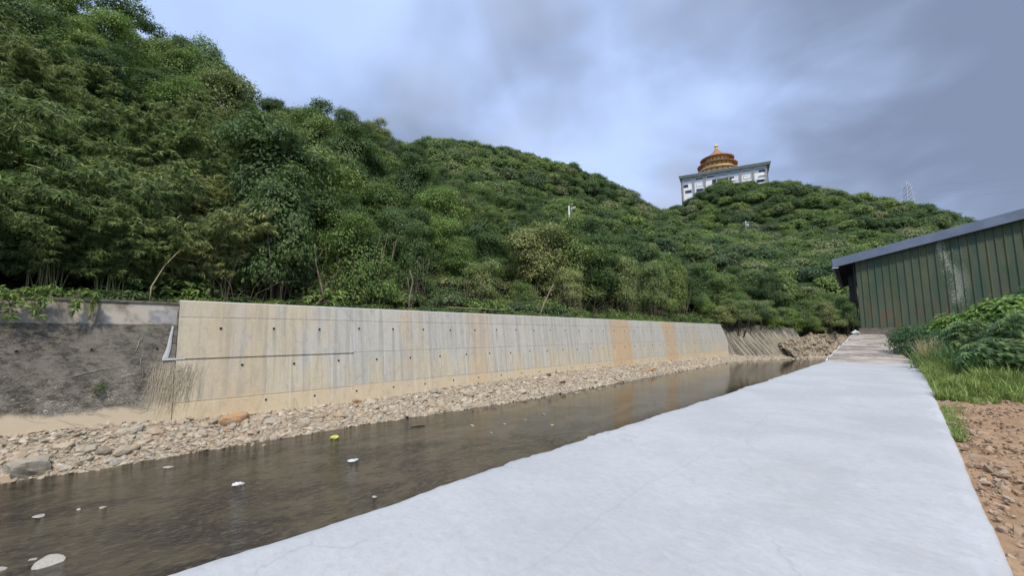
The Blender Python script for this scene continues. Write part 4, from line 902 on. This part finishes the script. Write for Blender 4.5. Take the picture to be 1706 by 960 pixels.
# ------------------------------------------------------------------ singled-out trees and poles
def single(name, cat, pr, parts, x, y, s, lab, rz=0.0, dz=-.3):
    return put(name, cat, pr, parts, (x, y, float(H(np.array(x), np.array(y)))+dz), rz, s if isinstance(s, tuple) else (s,)*3, lab, None)
single('spreading_tree', 'tree', protoT[0], ('crown', 'trunk'), -74, -0.5, (1.15,1.15,1.35), 'tall layered tree breaking the skyline at the upper left', 0.4)
single('spreading_tree', 'tree', protoT[1], ('crown', 'trunk'), -72, -7.5, (1.1,1.1,1.35), 'tall dark layered tree in the upper left corner of the hill', 1.4)
# flat-crowned tree reaching out to the right on the skyline
lb = [(0.2*k-1.4+ra.uniform(-.2,.2), ra.uniform(-1,1)*.8+ (k-4)*.35, 5.0+.35*math.sin(k)+(-.25*k if k > 8 else 0), ra.uniform(.6,.95), ra.uniform(.6,.95), .42) for k in range(13)]
lb = [(0,0,4.2,.5,.5,.5)]+lb
ft = (crown_mesh('crown', lb, 620, 6, .28, .14, G['darkb'], 801, .25, updown=-.2), trunk_mesh('trunk', lb, 4.6, .16, M['bark'], ra, lean=.9))
single('flat_topped_tree', 'tree', ft, ('crown', 'trunk'), -77, 11.0, (1.3,1.9,1.75), 'flat-topped tree standing clear on the left skyline', 0.0)
pk = dome_lobes(2.6, 2.2, 1.6, 9, ra, .5)
single('flowering_tree', 'tree', (crown_mesh('crown', pk, 1000, 5, .28, .14, G['pink'], 811, .3), trunk_mesh('trunk', pk, 3.0, .14, M['bark'], ra)), ('crown', 'trunk'), -84, 54, (1.2,1.6,1.0), 'tree with a pinkish brown crown on the ridge slope', 0.3, 1.4)
def branchy(name, base, segs, mat, label, cat='tree'):
    mb = MB()
    for pts_, rad in segs: mb.tube([Vector(base)+Vector(p) for p in pts_], rad, 6)
    o = mb.obj(name, mat, None, True); return tag(o, label, cat)
bz_ = 2.6
branchy('dead_tree', (-21.9, 8.45, bz_), [([(0,0.25,0),(0,-.1,1.2),(0.05,-.5,2.6),(.1,-.62,3.6)], [.06,.05,.04,.025]), ([(0,.05,.9),(.1,-.7,.2)], [.03,.025]), ([(0.05,-.5,2.6),(0,-.15,3.4)], [.02,.01]), ([(.1,-.55,2.2),(.2,-1.4,2.7)],[.02,.01])], M['palebark'], 'slender bare pale trunk leaning left behind the new wall', 'dead tree')
branchy('dead_tree', (-22.0, 13.6, bz_), [([(0,0,0),(0,.05,1.3),(0,.25,2.2),(0,.0,2.9)], [.06,.055,.045,.02]), ([(0,.05,1.3),(.1,-.2,2.4)], [.03,.015]), ([(0,0,.5),(0.1,-.5,.1)],[.03,.03]), ([(0,0,.5),(0.1,.5,.05)],[.03,.03])], M['palebark'], 'forked pale trunk standing behind the middle of the wall', 'dead tree')
branchy('bare_tree', (-22.4, 27.5, bz_), [([(0,-1.2,0),(0,-.5,1.3),(0,.4,2.6),(.1,.9,3.4)], [.08,.07,.05,.02]), ([(0,.1,2.1),(0,-.9,3.0),(0,-1.3,3.3)], [.04,.03,.01]), ([(0,.4,2.6),(0,1.4,3.0)], [.03,.01]), ([(0,-.5,1.3),(0,-1.9,2.4)], [.03,.01])], M['palebark'], 'bare forked tree with twisting pale branches behind the wall', 'dead tree')
branchy('bamboo_cane', (-21.3, 1.5, bz_), [([(0,.1,0),(0,.1,.8),(-.1,.45,1.7),(-.2,1.0,2.6)], [.03,.028,.022,.010])], M['drycane'], 'pale bamboo cane curving up from the end of the old wall', 'bamboo cane')
branchy('broken_cane', (-20.1, 0.02, 2.05), [([(0,-.05,0),(-.05,.05,.45),(-.2,.15,.9)], [.03,.035,.025])], M['drycane'], 'short pale broken cane leaning over the old parapet', 'cane')
branchy('fallen_pole', (-21.3, 16.0, 3.25), [([(0,0,0),(0,2.6,0.02),(0,5.2,0.0)], [.03,.03,.03])], M['drycane'], 'long straight pale cane lying level behind the wall top', 'pole')
branchy('dead_tree', (-36, 16.3, 9.0), [([(0,0,0),(0,-.3,3),(0,-.5,5.5)], [.10,.08,.03]), ([(0,-.2,2),(0,.8,4.5)], [.05,.02]), ([(0,-.3,3),(0,-1.2,5)], [.05,.02])], simple('grey_dead_wood', (0.33,0.27,0.19), .9, .3, 5), 'thin dead grey-brown tree standing on the slope above the wall', 'dead tree')
def hz(x, y): return float(H(np.array(x), np.array(y)))
# concrete utility pole with lamp arm
conc = simple('pole_concrete', (0.52,0.51,0.47), .8, .2, 4)
x, y = -57.5, 79.5; zb = hz(x, y); zt = 32.6
e_ = empty('utility_pole', (x, y, zb), 0, 'pale concrete utility pole with an arm and lamps on the middle hillside', 'utility pole')
MB().tube([(0,0,-1),(0,0,zt-zb)], [.26,.19], 10).obj('pole', conc, e_, True)
cr_ = MB(); cr_.bar((0,0,zt-zb-1.0),(1.05,1.05,zt-zb-.6),.07,.06); cr_.bar((0,0,zt-zb-1.9),(.6,.6,zt-zb-.85),.05,.05); cr_.obj('arm', conc, e_)
for q in (.4, .72, 1.0): MB().lathe([(.0,.0),(.13,.03),(.15,.2),(.08,.36),(0,.38)], 10, 1.05*q, 1.05*q).obj('insulator', simple('insulator%d' % int(q*100), (.75,.76,.78), .4, .1), e_).location = (0, 0, zt-zb-1.0+.4*q+.05)
MB().lathe([(0,0),(.16,.05),(.16,.22),(0,.3)], 10, .55, .55).obj('lamp', simple('lamp_white', (.8,.8,.8), .4, .1), e_).location = (0, 0, zt-zb+.35)
MB().bar((0,0,zt-zb-.2),(.55,.55,zt-zb+.35),.03,.03).obj('lamp_arm', conc, e_)
x, y = -46.0, -1.5; zb = hz(x, y)
x, y = -61.0, 1.0; zb = hz(x, y)
e_ = empty('utility_pole', (x, y, zb), 0, 'short white pole top poking out of the trees on the upper left slope', 'utility pole')
MB().tube([(0,0,-1),(0,0,28.6-zb)], [.17,.14], 8).obj('pole', simple('pole_white', (.66,.66,.62), .8, .15, 4), e_, True)
MB().box(-.3,.3,-.05,.05,28.2-zb,28.3-zb).obj('crossarm', conc, e_)
x, y = -52.0, 214.0; zb = hz(x, y)
e_ = empty('utility_pole', (x, y, zb), 0, 'grey pole with equipment half hidden by trees below the temple', 'utility pole')
MB().tube([(0,0,-1),(0,0,9.0)], [.22,.16], 8).obj('pole', conc, e_, True); MB().box(-1.5,1.5,-.08,.08,8.3,8.5).obj('crossarm', conc, e_)
MB().lathe([(.0,6.2),(.5,6.2),(.5,7.4),(0,7.5)], 12, .8, -.3).obj('transformer', simple('transformer_grey', (.55,.56,.56), .5, .15), e_)

# ------------------------------------------------------------------ temple on the hill
ux = Vector((49.6, 14.0, 0)).normalized(); ang = math.atan2(ux.y, ux.x); TL = Vector((-104.6, 273.8, 86.0)); BL = 51.5; BD = 34.0; HT = 108.0-86.0
temple = empty('temple', TL, ang, 'white hilltop temple hall under a flat grey roof with a golden round pagoda on top', 'temple')
white = simple('temple_white', (.86,.86,.86), .7, .08, .3, bump=.05); roofg = simple('temple_roof', (.52,.53,.51), .7, .15, .5); pil = simple('temple_pilaster', (.33,.31,.295), .7, .15, .6)
darkw = simple('temple_window', (.035,.045,.065), .25, .3, 1.0); louv = simple('temple_louver', (.36,.40,.46), .5, .2, 1.0); side_shade = simple('temple_side_shade', (.10,.10,.13), .7, .2, .5)
wb = MB().box(1.2, BL-1.6, 1.2, BD, 0, HT-1.5); wb.obj('wall', white, temple)
MB().box(0.3, 1.19, .5, BD, 0, HT-1.5).obj('side_wall', side_shade, temple); MB().box(BL-1.59, BL-0.7, .5, BD, 0, HT-1.5).obj('side_wall', side_shade, temple)  # end walls: shade on the hall's side is put into their dark colour
rb = MB(); rb.add([(-.4,-.8,HT-1.5),(BL+.6,-.8,HT-1.5),(BL+.6,BD+1,HT-1.5),(-.4,BD+1,HT-1.5),(-1.0,-1.8,HT),(BL+1.2,-1.8,HT),(BL+1.2,BD+2,HT),(-1.0,BD+2,HT),(-.6,-1.2,HT+.3),(BL+.8,-1.2,HT+.3),(BL+.8,BD+1.4,HT+.3),(-.6,BD+1.4,HT+.3)],
    [(0,3,2,1),(0,1,5,4),(1,2,6,5),(2,3,7,6),(3,0,4,7),(4,5,9,8),(5,6,10,9),(6,7,11,10),(7,4,8,11),(8,9,10,11)]); rb.obj('roof', roofg, temple)
nb = 7; bw = (BL-2.8)/nb
for k in range(nb+1):
    x = 1.2+bw*k; MB().box(x-.45, x+.45, .25, 1.19, 0, HT-1.51).obj('pilaster', pil, temple)
dark_at = {(0,2),(2,1),(3,1),(4,1)}
for k in range(nb):
    x0 = 1.2+bw*k+.8; x1 = 1.2+bw*(k+1)-.8
    fz = HT-3.4
    f_ = MB().box(x0+.3, x1-.3, 1.08, 1.19, fz-.2, fz+1.0).obj('window', louv, temple); MB().box(x0+.55, x1-.55, 1.02, 1.078, fz, fz+.8).obj('glass', darkw if k in (1,2) else louv, f_)
    if k in (3,): a, b = x0-.3, x1+.3
    elif k == 2: a, b = (x0+x1)/2+.8, x1+.3
    elif k == 4: a, b = x0-.3, (x0+x1)/2-.4
    else: a = b = None
    if a is not None: MB().box(a, b, 1.05, 1.19, HT-8.3, HT-5.3).obj('balcony_opening', darkw, temple)
    if k in (0,): MB().box(x0-.2, x0+2.6, 1.05, 1.19, HT-7.8, HT-5.8).obj('balcony_opening', darkw, temple)
    if k == 6: 
        MB().box((x0+x1)/2-.5, x1+.4, 1.05, 1.19, HT-5.2, HT-3.9).obj('balcony_opening', darkw, temple)
        for q in range(3): MB().box((x0+x1)/2-.6, x1+.5, .35, 1.04, HT-7.6-q*2.6, HT-7.2-q*2.6).obj('balcony', white, temple)
    for q in (0, 1):
        zz = HT-7.4-q*3.6
        if k in (1, 4, 5) or q == 1: f_ = MB().box(x0+.5, x1-.5, 1.09, 1.19, zz-1, zz+1.2).obj('window', louv, temple); MB().box(x0+.8, x1-.8, 1.03, 1.088, zz-.7, zz+.9).obj('glass', white if q == 0 else darkw, f_)
# round three-tiered pagoda on the roof
gold = simple('pagoda_gold', (.80,.62,.27), .7, .15, .6, c2=(.74,.53,.22)); tile = simple('pagoda_tile', (.36,.18,.085), .6, .25, .8, c2=(.26,.12,.06))
local = Vector((-87, 295, 0))-TL; pc = (local.dot(ux), local.dot(Vector((-ux.y, ux.x, 0)))); z0 = HT+.31
def ring(name, prof, mat, par): return MB().lathe(prof, 40, pc[0], pc[1]).obj(name, mat, par, False)
b1 = ring('pagoda_body', [(13.2,z0),(13.2,z0+1.2),(11.0,z0+1.3),(11.0,z0+6.2),(9.4,z0+6.3),(9.4,z0+10.0),(7.6,z0+10.1),(7.6,z0+14.2),(0,z0+14.2)], gold, temple)
for (ri, ro, zz, rise) in [(10.9,14.0,z0+3.6,1.0),(9.3,12.6,z0+8.4,1.0)]:
    ring('pagoda_eave', [(ri,zz+.5),(ro,zz-.3),(ro+.15,zz+.25),(ri+1.2,zz+rise*.8),(ri,zz+rise+.5)], tile, temple)
ring('pagoda_roof', [(7.5,z0+13.6),(10.6,z0+12.6),(10.8,z0+13.2),(7.6,z0+14.8),(4.2,z0+17.0),(1.8,z0+19.6),(.9,z0+21.2)], tile, temple)
ring('finial', [(.9,z0+21.1),(.7,z0+22.2),(1.3,z0+22.7),(1.3,z0+23.4),(.6,z0+24.0),(0.05,z0+25.0)], gold, temple)
for (rr_, zz) in [(11.1,z0+3.2),(9.5,z0+7.3),(7.7,z0+11.4)]:
    for k in range(20):
        a = 2*math.pi*k/20; MB().box(-.25,.25,-.25,.25,-1.2,1.0).obj('column', tile, b1).location = (pc[0]+rr_*math.cos(a), pc[1]+rr_*math.sin(a), zz)
# lattice pylon behind the ridge
steel = simple('pylon_steel', (.50,.54,.58), .6, .15)
px, py = 5.6, 322.0; zb = hz(px, py); topz = 88.6; Hp = topz-zb
pyl = empty('pylon', (px, py, zb), R(35), 'lattice steel power pylon standing behind the right-hand ridge', 'pylon'); tw = MB()
def hw(z): return 3.2*(1-z/Hp)**.8*.6+.7
L_ = list(np.linspace(0, Hp-2, 15))
for sx in (-1, 1):
    for sy in (-1, 1): tw.tube([(sx*hw(z), sy*hw(z), z) for z in L_]+[(0, 0, Hp)], [.16]*15+[.1], 4)
for a, b in zip(L_[:-1], L_[1:]):
    for s in (-1, 1):
        tw.bar((-hw(a), s*hw(a), a), (hw(b), s*hw(b), b), .09); tw.bar((hw(a), s*hw(a), a), (-hw(b), s*hw(b), b), .09)
        tw.bar((s*hw(a), -hw(a), a), (s*hw(b), hw(b), b), .09); tw.bar((s*hw(a), hw(a), a), (s*hw(b), -hw(b), b), .09)
tw.obj('tower', steel, pyl)
for zz, al in ((Hp-3.5, 3.6), (Hp-7.5, 4.4), (Hp-11.0, 3.8)):
    am = MB(); am.tube([(-al,0,zz+.4),(0,0,zz),(al,0,zz+.4)], [.09,.16,.09], 4); am.tube([(-al,0,zz+.4),(0,0,zz+1.3),(al,0,zz+.4)], [.09]*3, 4); am.obj('crossarm', steel, pyl)
for k, (dz_, dx_) in enumerate([(3.2, 3.0), (7.1, 3.6), (10.6, 3.1)]):
    wp = MB(); a = Vector((px+dx_, py+1, zb+Hp-dz_)); b = Vector((220, 335, zb+Hp-dz_-12))
    wp.tube([a.lerp(b, t)+Vector((0, 0, -9*4*t*(1-t)*.5)) for t in np.linspace(0, 1, 14)], [.028]*14, 4)
    tag(wp.obj('power_line', simple('cable', (.20,.22,.25), .6, .1)), ['topmost power line running right from the pylon', 'middle power line running right from the pylon', 'lowest power line running right from the pylon'][k], 'power line')

# ------------------------------------------------------------------ green corrugated shed
ZW = 7.78; SA = Vector((-2.95, 46.55, 0)); phi = R(4); shed = empty('shed', (SA.x, SA.y, 2.05), phi, 'green rusty corrugated metal shed with a blue-grey roof at the end of the path', 'shed')
def mat_shed():
    m, t = newmat('green_sheet'); v = objco(t); s = t.node('ShaderNodeSeparateXYZ', ins={0: v}); X, Y, Z = s.outputs
    a = t.noise(t.vmul(v, (1.2, 1, 0.35)), 0.9, 5, 0.6, 0.3); b = t.noise(t.vmul(v, (5, 1, .5)), 1.0, 5, .65); g = t.noise(v, 9, 5, .7)
    pan = t.node('ShaderNodeTexWhiteNoise', noise_dimensions='1D', ins={'W': t.m('FLOOR', t.m('DIVIDE', X, .46))}).outputs['Value']
    c = t.mix(t.ss(a, .36, .64), (.058,.094,.052), (.105,.118,.066)); c = t.mix(t.ss(pan, .4, 1, 0, .40), c, (.045,.095,.078))
    c = t.mix(t.ss(b, .46, .66, 0, .50), c, (.110,.092,.058))
    rust = t.m('MULTIPLY', t.ss(t.noise(t.vmul(v, (2, 1, .6), (3, 1, 7)), 1.0, 4, .6), .50, .64), t.ss(Z, 3.6, .8)); c = t.mix(t.m('MULTIPLY', rust, .65), c, (.17,.085,.045))
    # flaked pale paint column
    pk = t.m('MULTIPLY', t.m('MULTIPLY', t.ss(t.m('ADD', X, t.m('MULTIPLY', Z, .10)), 5.55, 5.75), t.ss(t.m('ADD', X, t.m('MULTIPLY', Z, .10)), 7.3, 6.0)), t.ss(t.m('ADD', g, t.m('MULTIPLY', t.m('SUBTRACT', a, .5), .9)), .50, .54))
    c = t.mix(t.m('MULTIPLY', pk, .7), c, (.33,.37,.28))
    p = pbr(t, c, .72, g, .25, .02, .35); out(t, p.outputs[0]); return m
ms = mat_shed(); roofm = simple('roof_sheet', (.17,.21,.28), .45, .2, .8, spec=.4); dk = simple('dark_steel', (.05,.05,.055), .6, .3); 
W_ = 18.0; sl = .222; zl = ZW-2.05
def rz_(x): return zl+x*sl
xs = []; x = 0.0
prof = [(0.0, 0.0), (.035, -.06), (.10, -.06), (.135, 0.0)]
while x < W_:
    for a, b in prof: xs.append((x+.30+a, b))
    x += .46
xs = [(0.0, 0.0)]+xs
mb = MB(); vs = []; fs = []
for a, b in xs:
    for kz in range(7): vs.append((a, b, rz_(a)*kz/6))
for i in range(len(xs)-1):
    for kz in range(6): fs.append((i*7+kz, (i+1)*7+kz, (i+1)*7+kz+1, i*7+kz+1))
mb.add(vs, fs).obj('front_sheet', ms, shed)
MB().box(.06,.14,.05,22,0,3.6).obj('side_sheet', dk, shed)
# roof slab with rake flashing
ov = 1.52; t0 = .52
rb = MB(); rb.add([(-ov,-.45,rz_(-ov)+.62),(W_,-.45,rz_(W_)+.62),(W_,23,rz_(W_)+.62),(-ov,23,rz_(-ov)+.62),(-ov,-.45,rz_(-ov)+.70),(W_,-.45,rz_(W_)+.70),(W_,23,rz_(W_)+.70),(-ov,23,rz_(-ov)+.70)],
    [(0,3,2,1),(4,5,6,7),(1,2,6,5),(2,3,7,6),(3,0,4,7),(0,1,5,4)]); rb.obj('roof', roofm, shed)
fl = MB(); fl.add([(-ov-.05,-.49,rz_(-ov)-.02),(W_,-.49,rz_(W_)-.02),(W_,-.452,rz_(W_)-.02),(-ov-.05,-.452,rz_(-ov)-.02),(-ov-.05,-.49,rz_(-ov)+.72),(W_,-.49,rz_(W_)+.72),(W_,-.452,rz_(W_)+.72),(-ov-.05,-.452,rz_(-ov)+.72)],
    [(0,3,2,1),(4,5,6,7),(1,2,6,5),(3,0,4,7),(0,1,5,4),(2,3,7,6)]); fl.obj('flashing', roofm, shed)
MB().box(-ov-.10, -ov-.003, -.3, 23, rz_(-ov)+.1, rz_(-ov)+.69).obj('gutter', roofm, shed)
MB().box(-ov-.08, -ov+.35, -.52, -.30, rz_(-ov)-.10, rz_(-ov)-.025).obj('flashing_cap', simple('bright_trim', (.62,.63,.64), .35, .1), shed)
for k in range(8):
    yk = .2+k*3.0; MB().add([(-ov+.1,yk,rz_(-ov)+.02),(-ov+.1,yk+.08,rz_(-ov)+.02),(0,yk+.08,rz_(0)+.02-.0),(0,yk,rz_(0)+.02),(-ov+.1,yk,rz_(-ov)+.61),(-ov+.1,yk+.08,rz_(-ov)+.61),(0,yk+.08,rz_(0)+.61),(0,yk,rz_(0)+.61)],
        [(0,3,2,1),(4,5,6,7),(0,1,5,4),(2,3,7,6),(0,4,7,3),(1,2,6,5)]).obj('rafter', dk, shed)
    MB().bar((-.14,yk+.04,1.5 if k else 2.4),(-.14,yk+.04,rz_(0)),.04).obj('post', dk, shed)
MB().box(-ov+.2,-ov+.28,.1,22.5,rz_(-ov)-.10,rz_(-ov)+.015).obj('purlin', dk, shed)
MB().box(-.6,-.06,3.0,6.2,2.6,4.9).obj('hanging_sheet', dk, shed)
# masonry plinth the shed stands on
pb = MB().box(-.15, W_+1, -.12, 22.3, -3.2, -.01); pb.obj('plinth', simple('shed_plinth', (.20,.17,.14), .95, .4, 2.5), shed)

# ------------------------------------------------------------------ right bank: dirt, grass, shrubs
xx = np.concatenate([np.arange(0.28, 3.5, .035), np.arange(3.5, 12, .25)]); yy = np.concatenate([np.arange(1, 4, .3), np.arange(4, 17, .04), np.arange(17, 30, .25)]); Yg, Xg = np.meshgrid(yy, xx, indexing='ij')
Zg = -.105+fbm(Xg*1.3, Yg*1.3, 0, 81, 3)*.10+np.abs(fbm(Xg*5, Yg*5, 0, 82, 4))*.14+fbm(Xg*14, Yg*14, 0, 84, 3)*.025
tag(link('dirt_ground', npmesh('dirt_ground', np.stack([Xg, Yg, Zg], -1).reshape(-1, 3), grid_faces(*Yg.shape), M['dirt'], smooth=True)), kind='structure')
r = np.random.default_rng(83); n = 2600; y = r.uniform(3.5, 16, n); x = .42+r.uniform(0, 1, n)**1.3*(y*.16+.4); s = np.clip(r.lognormal(-3.7, .5, n), .010, .085)
P = np.stack([x, y, np.full(n, -.085)+s*.2], -1)
tag(link('dirt_clods', merge_rocks('dirt_clods', rv1, P, s, M['clod'], 84, tilt=1.2)), 'reddish brown clods and pebbles on the bare dirt beside the path', 'dirt clods', kind='stuff')
for (x, y, s, lab) in [(0.66,7.7,.11,'large brown clod of earth close to the path edge'),(0.75,10.5,.10,'grey stone lying on the dirt below the grass strip')]:
    boulder((x, y, -.07), s, 1.0, M['clod'], lab, 'stone', name='dirt_stone', scale=(1,1,.7))
def blades(name, P, Ln, W, lean, mat, seed, curl=.5):
    r = np.random.default_rng(seed); n = len(P); a = r.uniform(0, 6.28, n); d = np.stack([np.cos(a), np.sin(a), np.zeros(n)], -1); sd_ = np.stack([-np.sin(a), np.cos(a), np.zeros(n)], -1)
    Ln = Ln*r.uniform(.55, 1.3, n); le = r.uniform(.1, 1, n)*lean; rows = []
    for t, wf in ((0, 1.0), (.4, .9), (.75, .6), (1.0, .08)):
        c = P+d*(le*t**1.7*Ln)[:, None]+np.array([0, 0, 1.0])*(Ln*(t-curl*.45*le*t**2.5))[:, None]; rows += [c-sd_*W*wf*.5, c+sd_*W*wf*.5]
    V = np.stack(rows, 1).reshape(-1, 3); b = (np.arange(n)*8)[:, None]; F = np.concatenate([np.stack([b[:, 0]+2*k, b[:, 0]+2*k+1, b[:, 0]+2*k+3, b[:, 0]+2*k+2], -1) for k in range(3)])
    return npmesh(name, V, F, mat, np.tile(r.uniform(0, 1, n), 3))
r = np.random.default_rng(91); n = 26000; y = r.uniform(14.6, 29, n); x = .37+r.uniform(0, 1, n)*(y*.15+.5); k = fbm(x*1.2, y*.6, 0, 92, 3) > (-.20+np.maximum(0, 15.8-y)*.25); x = x[k]; y = y[k]
hgt = .34*np.clip(1+fbm(x*1.8, y*1.1, 0, 93, 3)*3.2, .35, 2.4)*np.interp(y, [14.6, 18, 25], [.55, 1.0, 1.5])
tag(link('grass', blades('grass', np.stack([x, y, np.full(len(x), -.12)], -1), hgt, .026, .95, G['grass'], 94)), 'bright green grass strip between the dirt and the bushes', 'grass', kind='stuff')
n = 2600; y = r.uniform(9.6, 16.5, n); x = .385+np.abs(r.normal(0, .14, n))*np.interp(y, [9.6, 13, 16], [.5, 1.0, 1.6]); k = fbm(x*2, y*.9, 0, 96, 3) > -.05; 
tag(link('verge_grass', blades('verge_grass', np.stack([x, y, np.full(n, -.11)], -1)[k], np.full(k.sum(), .10), .012, 1.0, G['grass'], 95)), 'thin tufts of low grass along the edge of the concrete path', 'grass', kind='stuff')
def bush(name, loc, lobes, nclus, per, L, W, mat, seed, lab, stem=True, droop=.3, cat='shrub'):
    e_ = empty(name, loc, 0, lab, cat); link('foliage', crown_mesh('foliage', lobes, nclus, per, L, W, mat, seed, .2, droop, -.6), e_)
    mb = MB(); q = random.Random(seed)
    for l in lobes[:8]: mb.tube([(l[0]*.2, l[1]*.2, -.1), (l[0]*.7, l[1]*.7, l[2]*.5), (l[0], l[1], l[2])], [.035, .025, .01], 5)
    link('stems', mb.mesh('stems', M['bark'], True), e_); return e_
def L3(*a): return [tuple(x) for x in a]
bush('rounded_shrub', (.35, 34.5, -.15), L3((0,0,1.0,1.2,1.2,1.1),(-.5,.3,1.4,.7,.7,.6),(.6,-.1,1.3,.8,.8,.7),(.2,-.6,.5,1.0,.8,.6)), 1500, 6, .14, .06, G['shrub'], 901, 'rounded dark green fine-leaved shrub beside the old path')
bush('broadleaf_shrub', (2.1, 34.5, -.15), L3((0,0,1.4,1.4,1.3,1.3),(.9,.4,1.9,.9,.9,.8),(-.7,.1,1.5,.8,.8,.7),(1.6,.3,1.4,1.0,1,1.1)), 1300, 5, .26, .14, G['bright'], 902, 'bright broad-leaved shrub in front of the middle of the shed')
bush('broadleaf_shrub', (3.9, 34.0, -.15), L3((0,0,1.9,1.5,1.4,1.6),(.9,.3,2.6,.9,.9,.8),(-.9,.0,2.1,1.0,.9,.8)), 1500, 5, .28, .15, G['bright'], 903, 'tall glossy broad-leaved shrub below the flaking paint of the shed')
bush('dark_shrub', (1.7, 29.5, -.15), L3((0,0,.9,1.2,1.0,1.0),(.9,.2,1.2,.9,.8,.8),(-.6,.2,.8,.6,.6,.6)), 900, 6, .20, .10, G['shrub'], 904, 'dark leafy shrub behind the plumed grass')
bush('dark_shrub', (6.6, 40.0, -.15), L3((0,0,2.4,2.6,2,2.2),(1.5,0,3.2,1.6,1.5,1.4),(-1.5,0,2.5,1.4,1.3,1.3)), 1500, 6, .28, .15, G['shrub'], 907, 'high dark shrub against the shed at the right picture edge')
# palmate-leaved shrub
def palmate(name, loc, lab, seed, n=230, R0=1.15, Hh=2.0, mat=None):
    r = np.random.default_rng(seed); C = []; D = []; N = []; e_ = empty(name, loc, 0, lab, 'shrub')
    mb = MB()
    for i in range(n):
        d = nrm(r.normal(size=3)); d[2] = abs(d[2])*.9; c = np.array([0, 0, Hh*.42])+d*np.array([R0, R0, Hh*.55])*r.uniform(.75, 1.05); nn = nrm(d*.7+np.array([0, 0, .9])+r.normal(size=3)*.25)
        u = nrm(np.cross(nn, [0.3, .2, 1])); v = np.cross(nn, u); s = r.uniform(.8, 1.25); ph = math.atan2(d[1], d[0])
        if i % 6 == 0: mb.tube([(0, 0, -.1), tuple(c*np.array([.45, .45, .6])), tuple(c)], [.03, .018, .008], 5)
        for k in range(7):
            a = (k-3)*.52+ph; ld = u*math.cos(a)+v*math.sin(a)-nn*.25; C.append(c+ld*.13*s); D.append(ld); N.append(nn)
    V, F = leaf_quads(np.array(C), np.array(D), np.array(N), .24, .062, r); link('foliage', npmesh('foliage', V, F, G['cassava'], np.repeat(r.uniform(0, 1, n), 7)), e_); link('stems', mb.mesh('stems', M['bark'], True), e_)
palmate('palmate_shrub', (2.35, 22.0, -.15), 'large dark shrub with palmate leaves at the right picture edge', 911, 420, 1.25, 1.75)
palmate('palmate_shrub', (2.0, 26.5, -.15), 'palmate-leaved shrub behind the tall weeds, below the flaking paint', 912, 330, 1.1, 2.6)
palmate('palmate_shrub', (3.5, 25.0, -.15), 'tall palmate-leaved shrub reaching the shed wall at the right', 913, 420, 1.5, 3.0)
# plumed grass and reeds
e_ = empty('plumed_grass', (.75, 26.5, -.15), 0, 'clump of tall tan plumed grass beside the end of the new concrete', 'grass clump')
P = r.normal(0, .18, (520, 3)); P[:, 2] = 0; link('blades', blades('blades', P, np.full(520, 1.35), .02, .55, G['plume'], 921), e_)
P = r.normal(0, .30, (520, 3)); P[:, 2] = 0; link('green_blades', blades('green_blades', P, np.full(520, .9), .03, .9, G['grass'], 922), e_)
for i, (x, y, h, lab) in enumerate([(1.25, 24.0, 1.25, 'tall arching green reeds in front of the dark shrub'), (1.75, 21.5, .95, 'weedy clump with arching stems before the palmate shrub'), (.85, 24.0, .7, 'low yellow-green weeds at the corner of the new concrete')]):
    e_ = empty('weed_clump', (x, y, -.15), 0, lab, 'weeds'); P = r.normal(0, .28, (420, 3)); P[:, 2] = 0; link('blades', blades('blades', P, np.full(420, h), .035, .9, G['shrub'] if i < 2 else G['grass'], 930+i), e_)
    C = r.normal(0, .32, (500, 3)); C[:, 2] = np.abs(r.normal(0, .45, 500))*h*.7; D = nrm(r.normal(size=C.shape)); V, F = leaf_quads(C, D, nrm(r.normal(size=C.shape)*.5+np.array([0, 0, 1])), .15, .05, r); link('leaves', npmesh('leaves', V, F, G['vine'], r.uniform(0, 1, 500)), e_)
# bamboo sprays hanging over the old parapet
for i, (y, z, n_, lab) in enumerate([(-1.9, 2.7, 34, 'leafy spray hanging over the parapet at the left picture edge'), (-0.15, 2.75, 9, 'small green sprig hanging over the parapet above the left weep hole')]):
    e_ = empty('hanging_spray', (-20.15, y, z), 0, lab, 'foliage'); C = []; mb = MB(); q = random.Random(i+3)
    for k in range(n_):
        a = q.uniform(-1, 1)*(1.1 if i == 0 else .35); tip = (q.uniform(.1, .5), a, q.uniform(-.65, .45)); mb.tube([(-.3, a*.5, .25), (tip[0]*.6, a*.8, .2), tip], [.008, .007, .004], 4)
        for u in (.5, .75, 1.0): C.append((tip[0]*u, a*(.5+.5*u), .2*(1-u)+tip[2]*u))
    C = np.repeat(np.array(C), 5, 0); rr2 = np.random.default_rng(i); D = nrm(rr2.normal(size=C.shape)*np.array([.6, .8, .4])+np.array([.3, 0, -.6])); V, F = leaf_quads(C+D*.1, D, nrm(rr2.normal(size=C.shape)+np.array([1, 0, 1])), .26, .055, rr2)
    link('leaves', npmesh('leaves', V, F, G['vine'], rr2.uniform(0, 1, len(C))), e_); link('twigs', mb.mesh('twigs', M['bark']), e_)
# small weed growing from the stained wall
e_ = empty('wall_weed', (wx(0.0), 0.45, -.35), 0, 'small grey-green weed growing out of the stained wall', 'weed'); C = r.normal(0, .09, (90, 3)); C[:, 0] = np.abs(C[:, 0]); D = nrm(r.normal(size=C.shape)+np.array([.3, 0, .5]))
V, F = leaf_quads(C+np.array([.1, 0, .1]), D, nrm(r.normal(size=C.shape)), .12, .03, r); link('leaves', npmesh('leaves', V, F, G['darkb'], r.uniform(0, 1, 90)), e_)
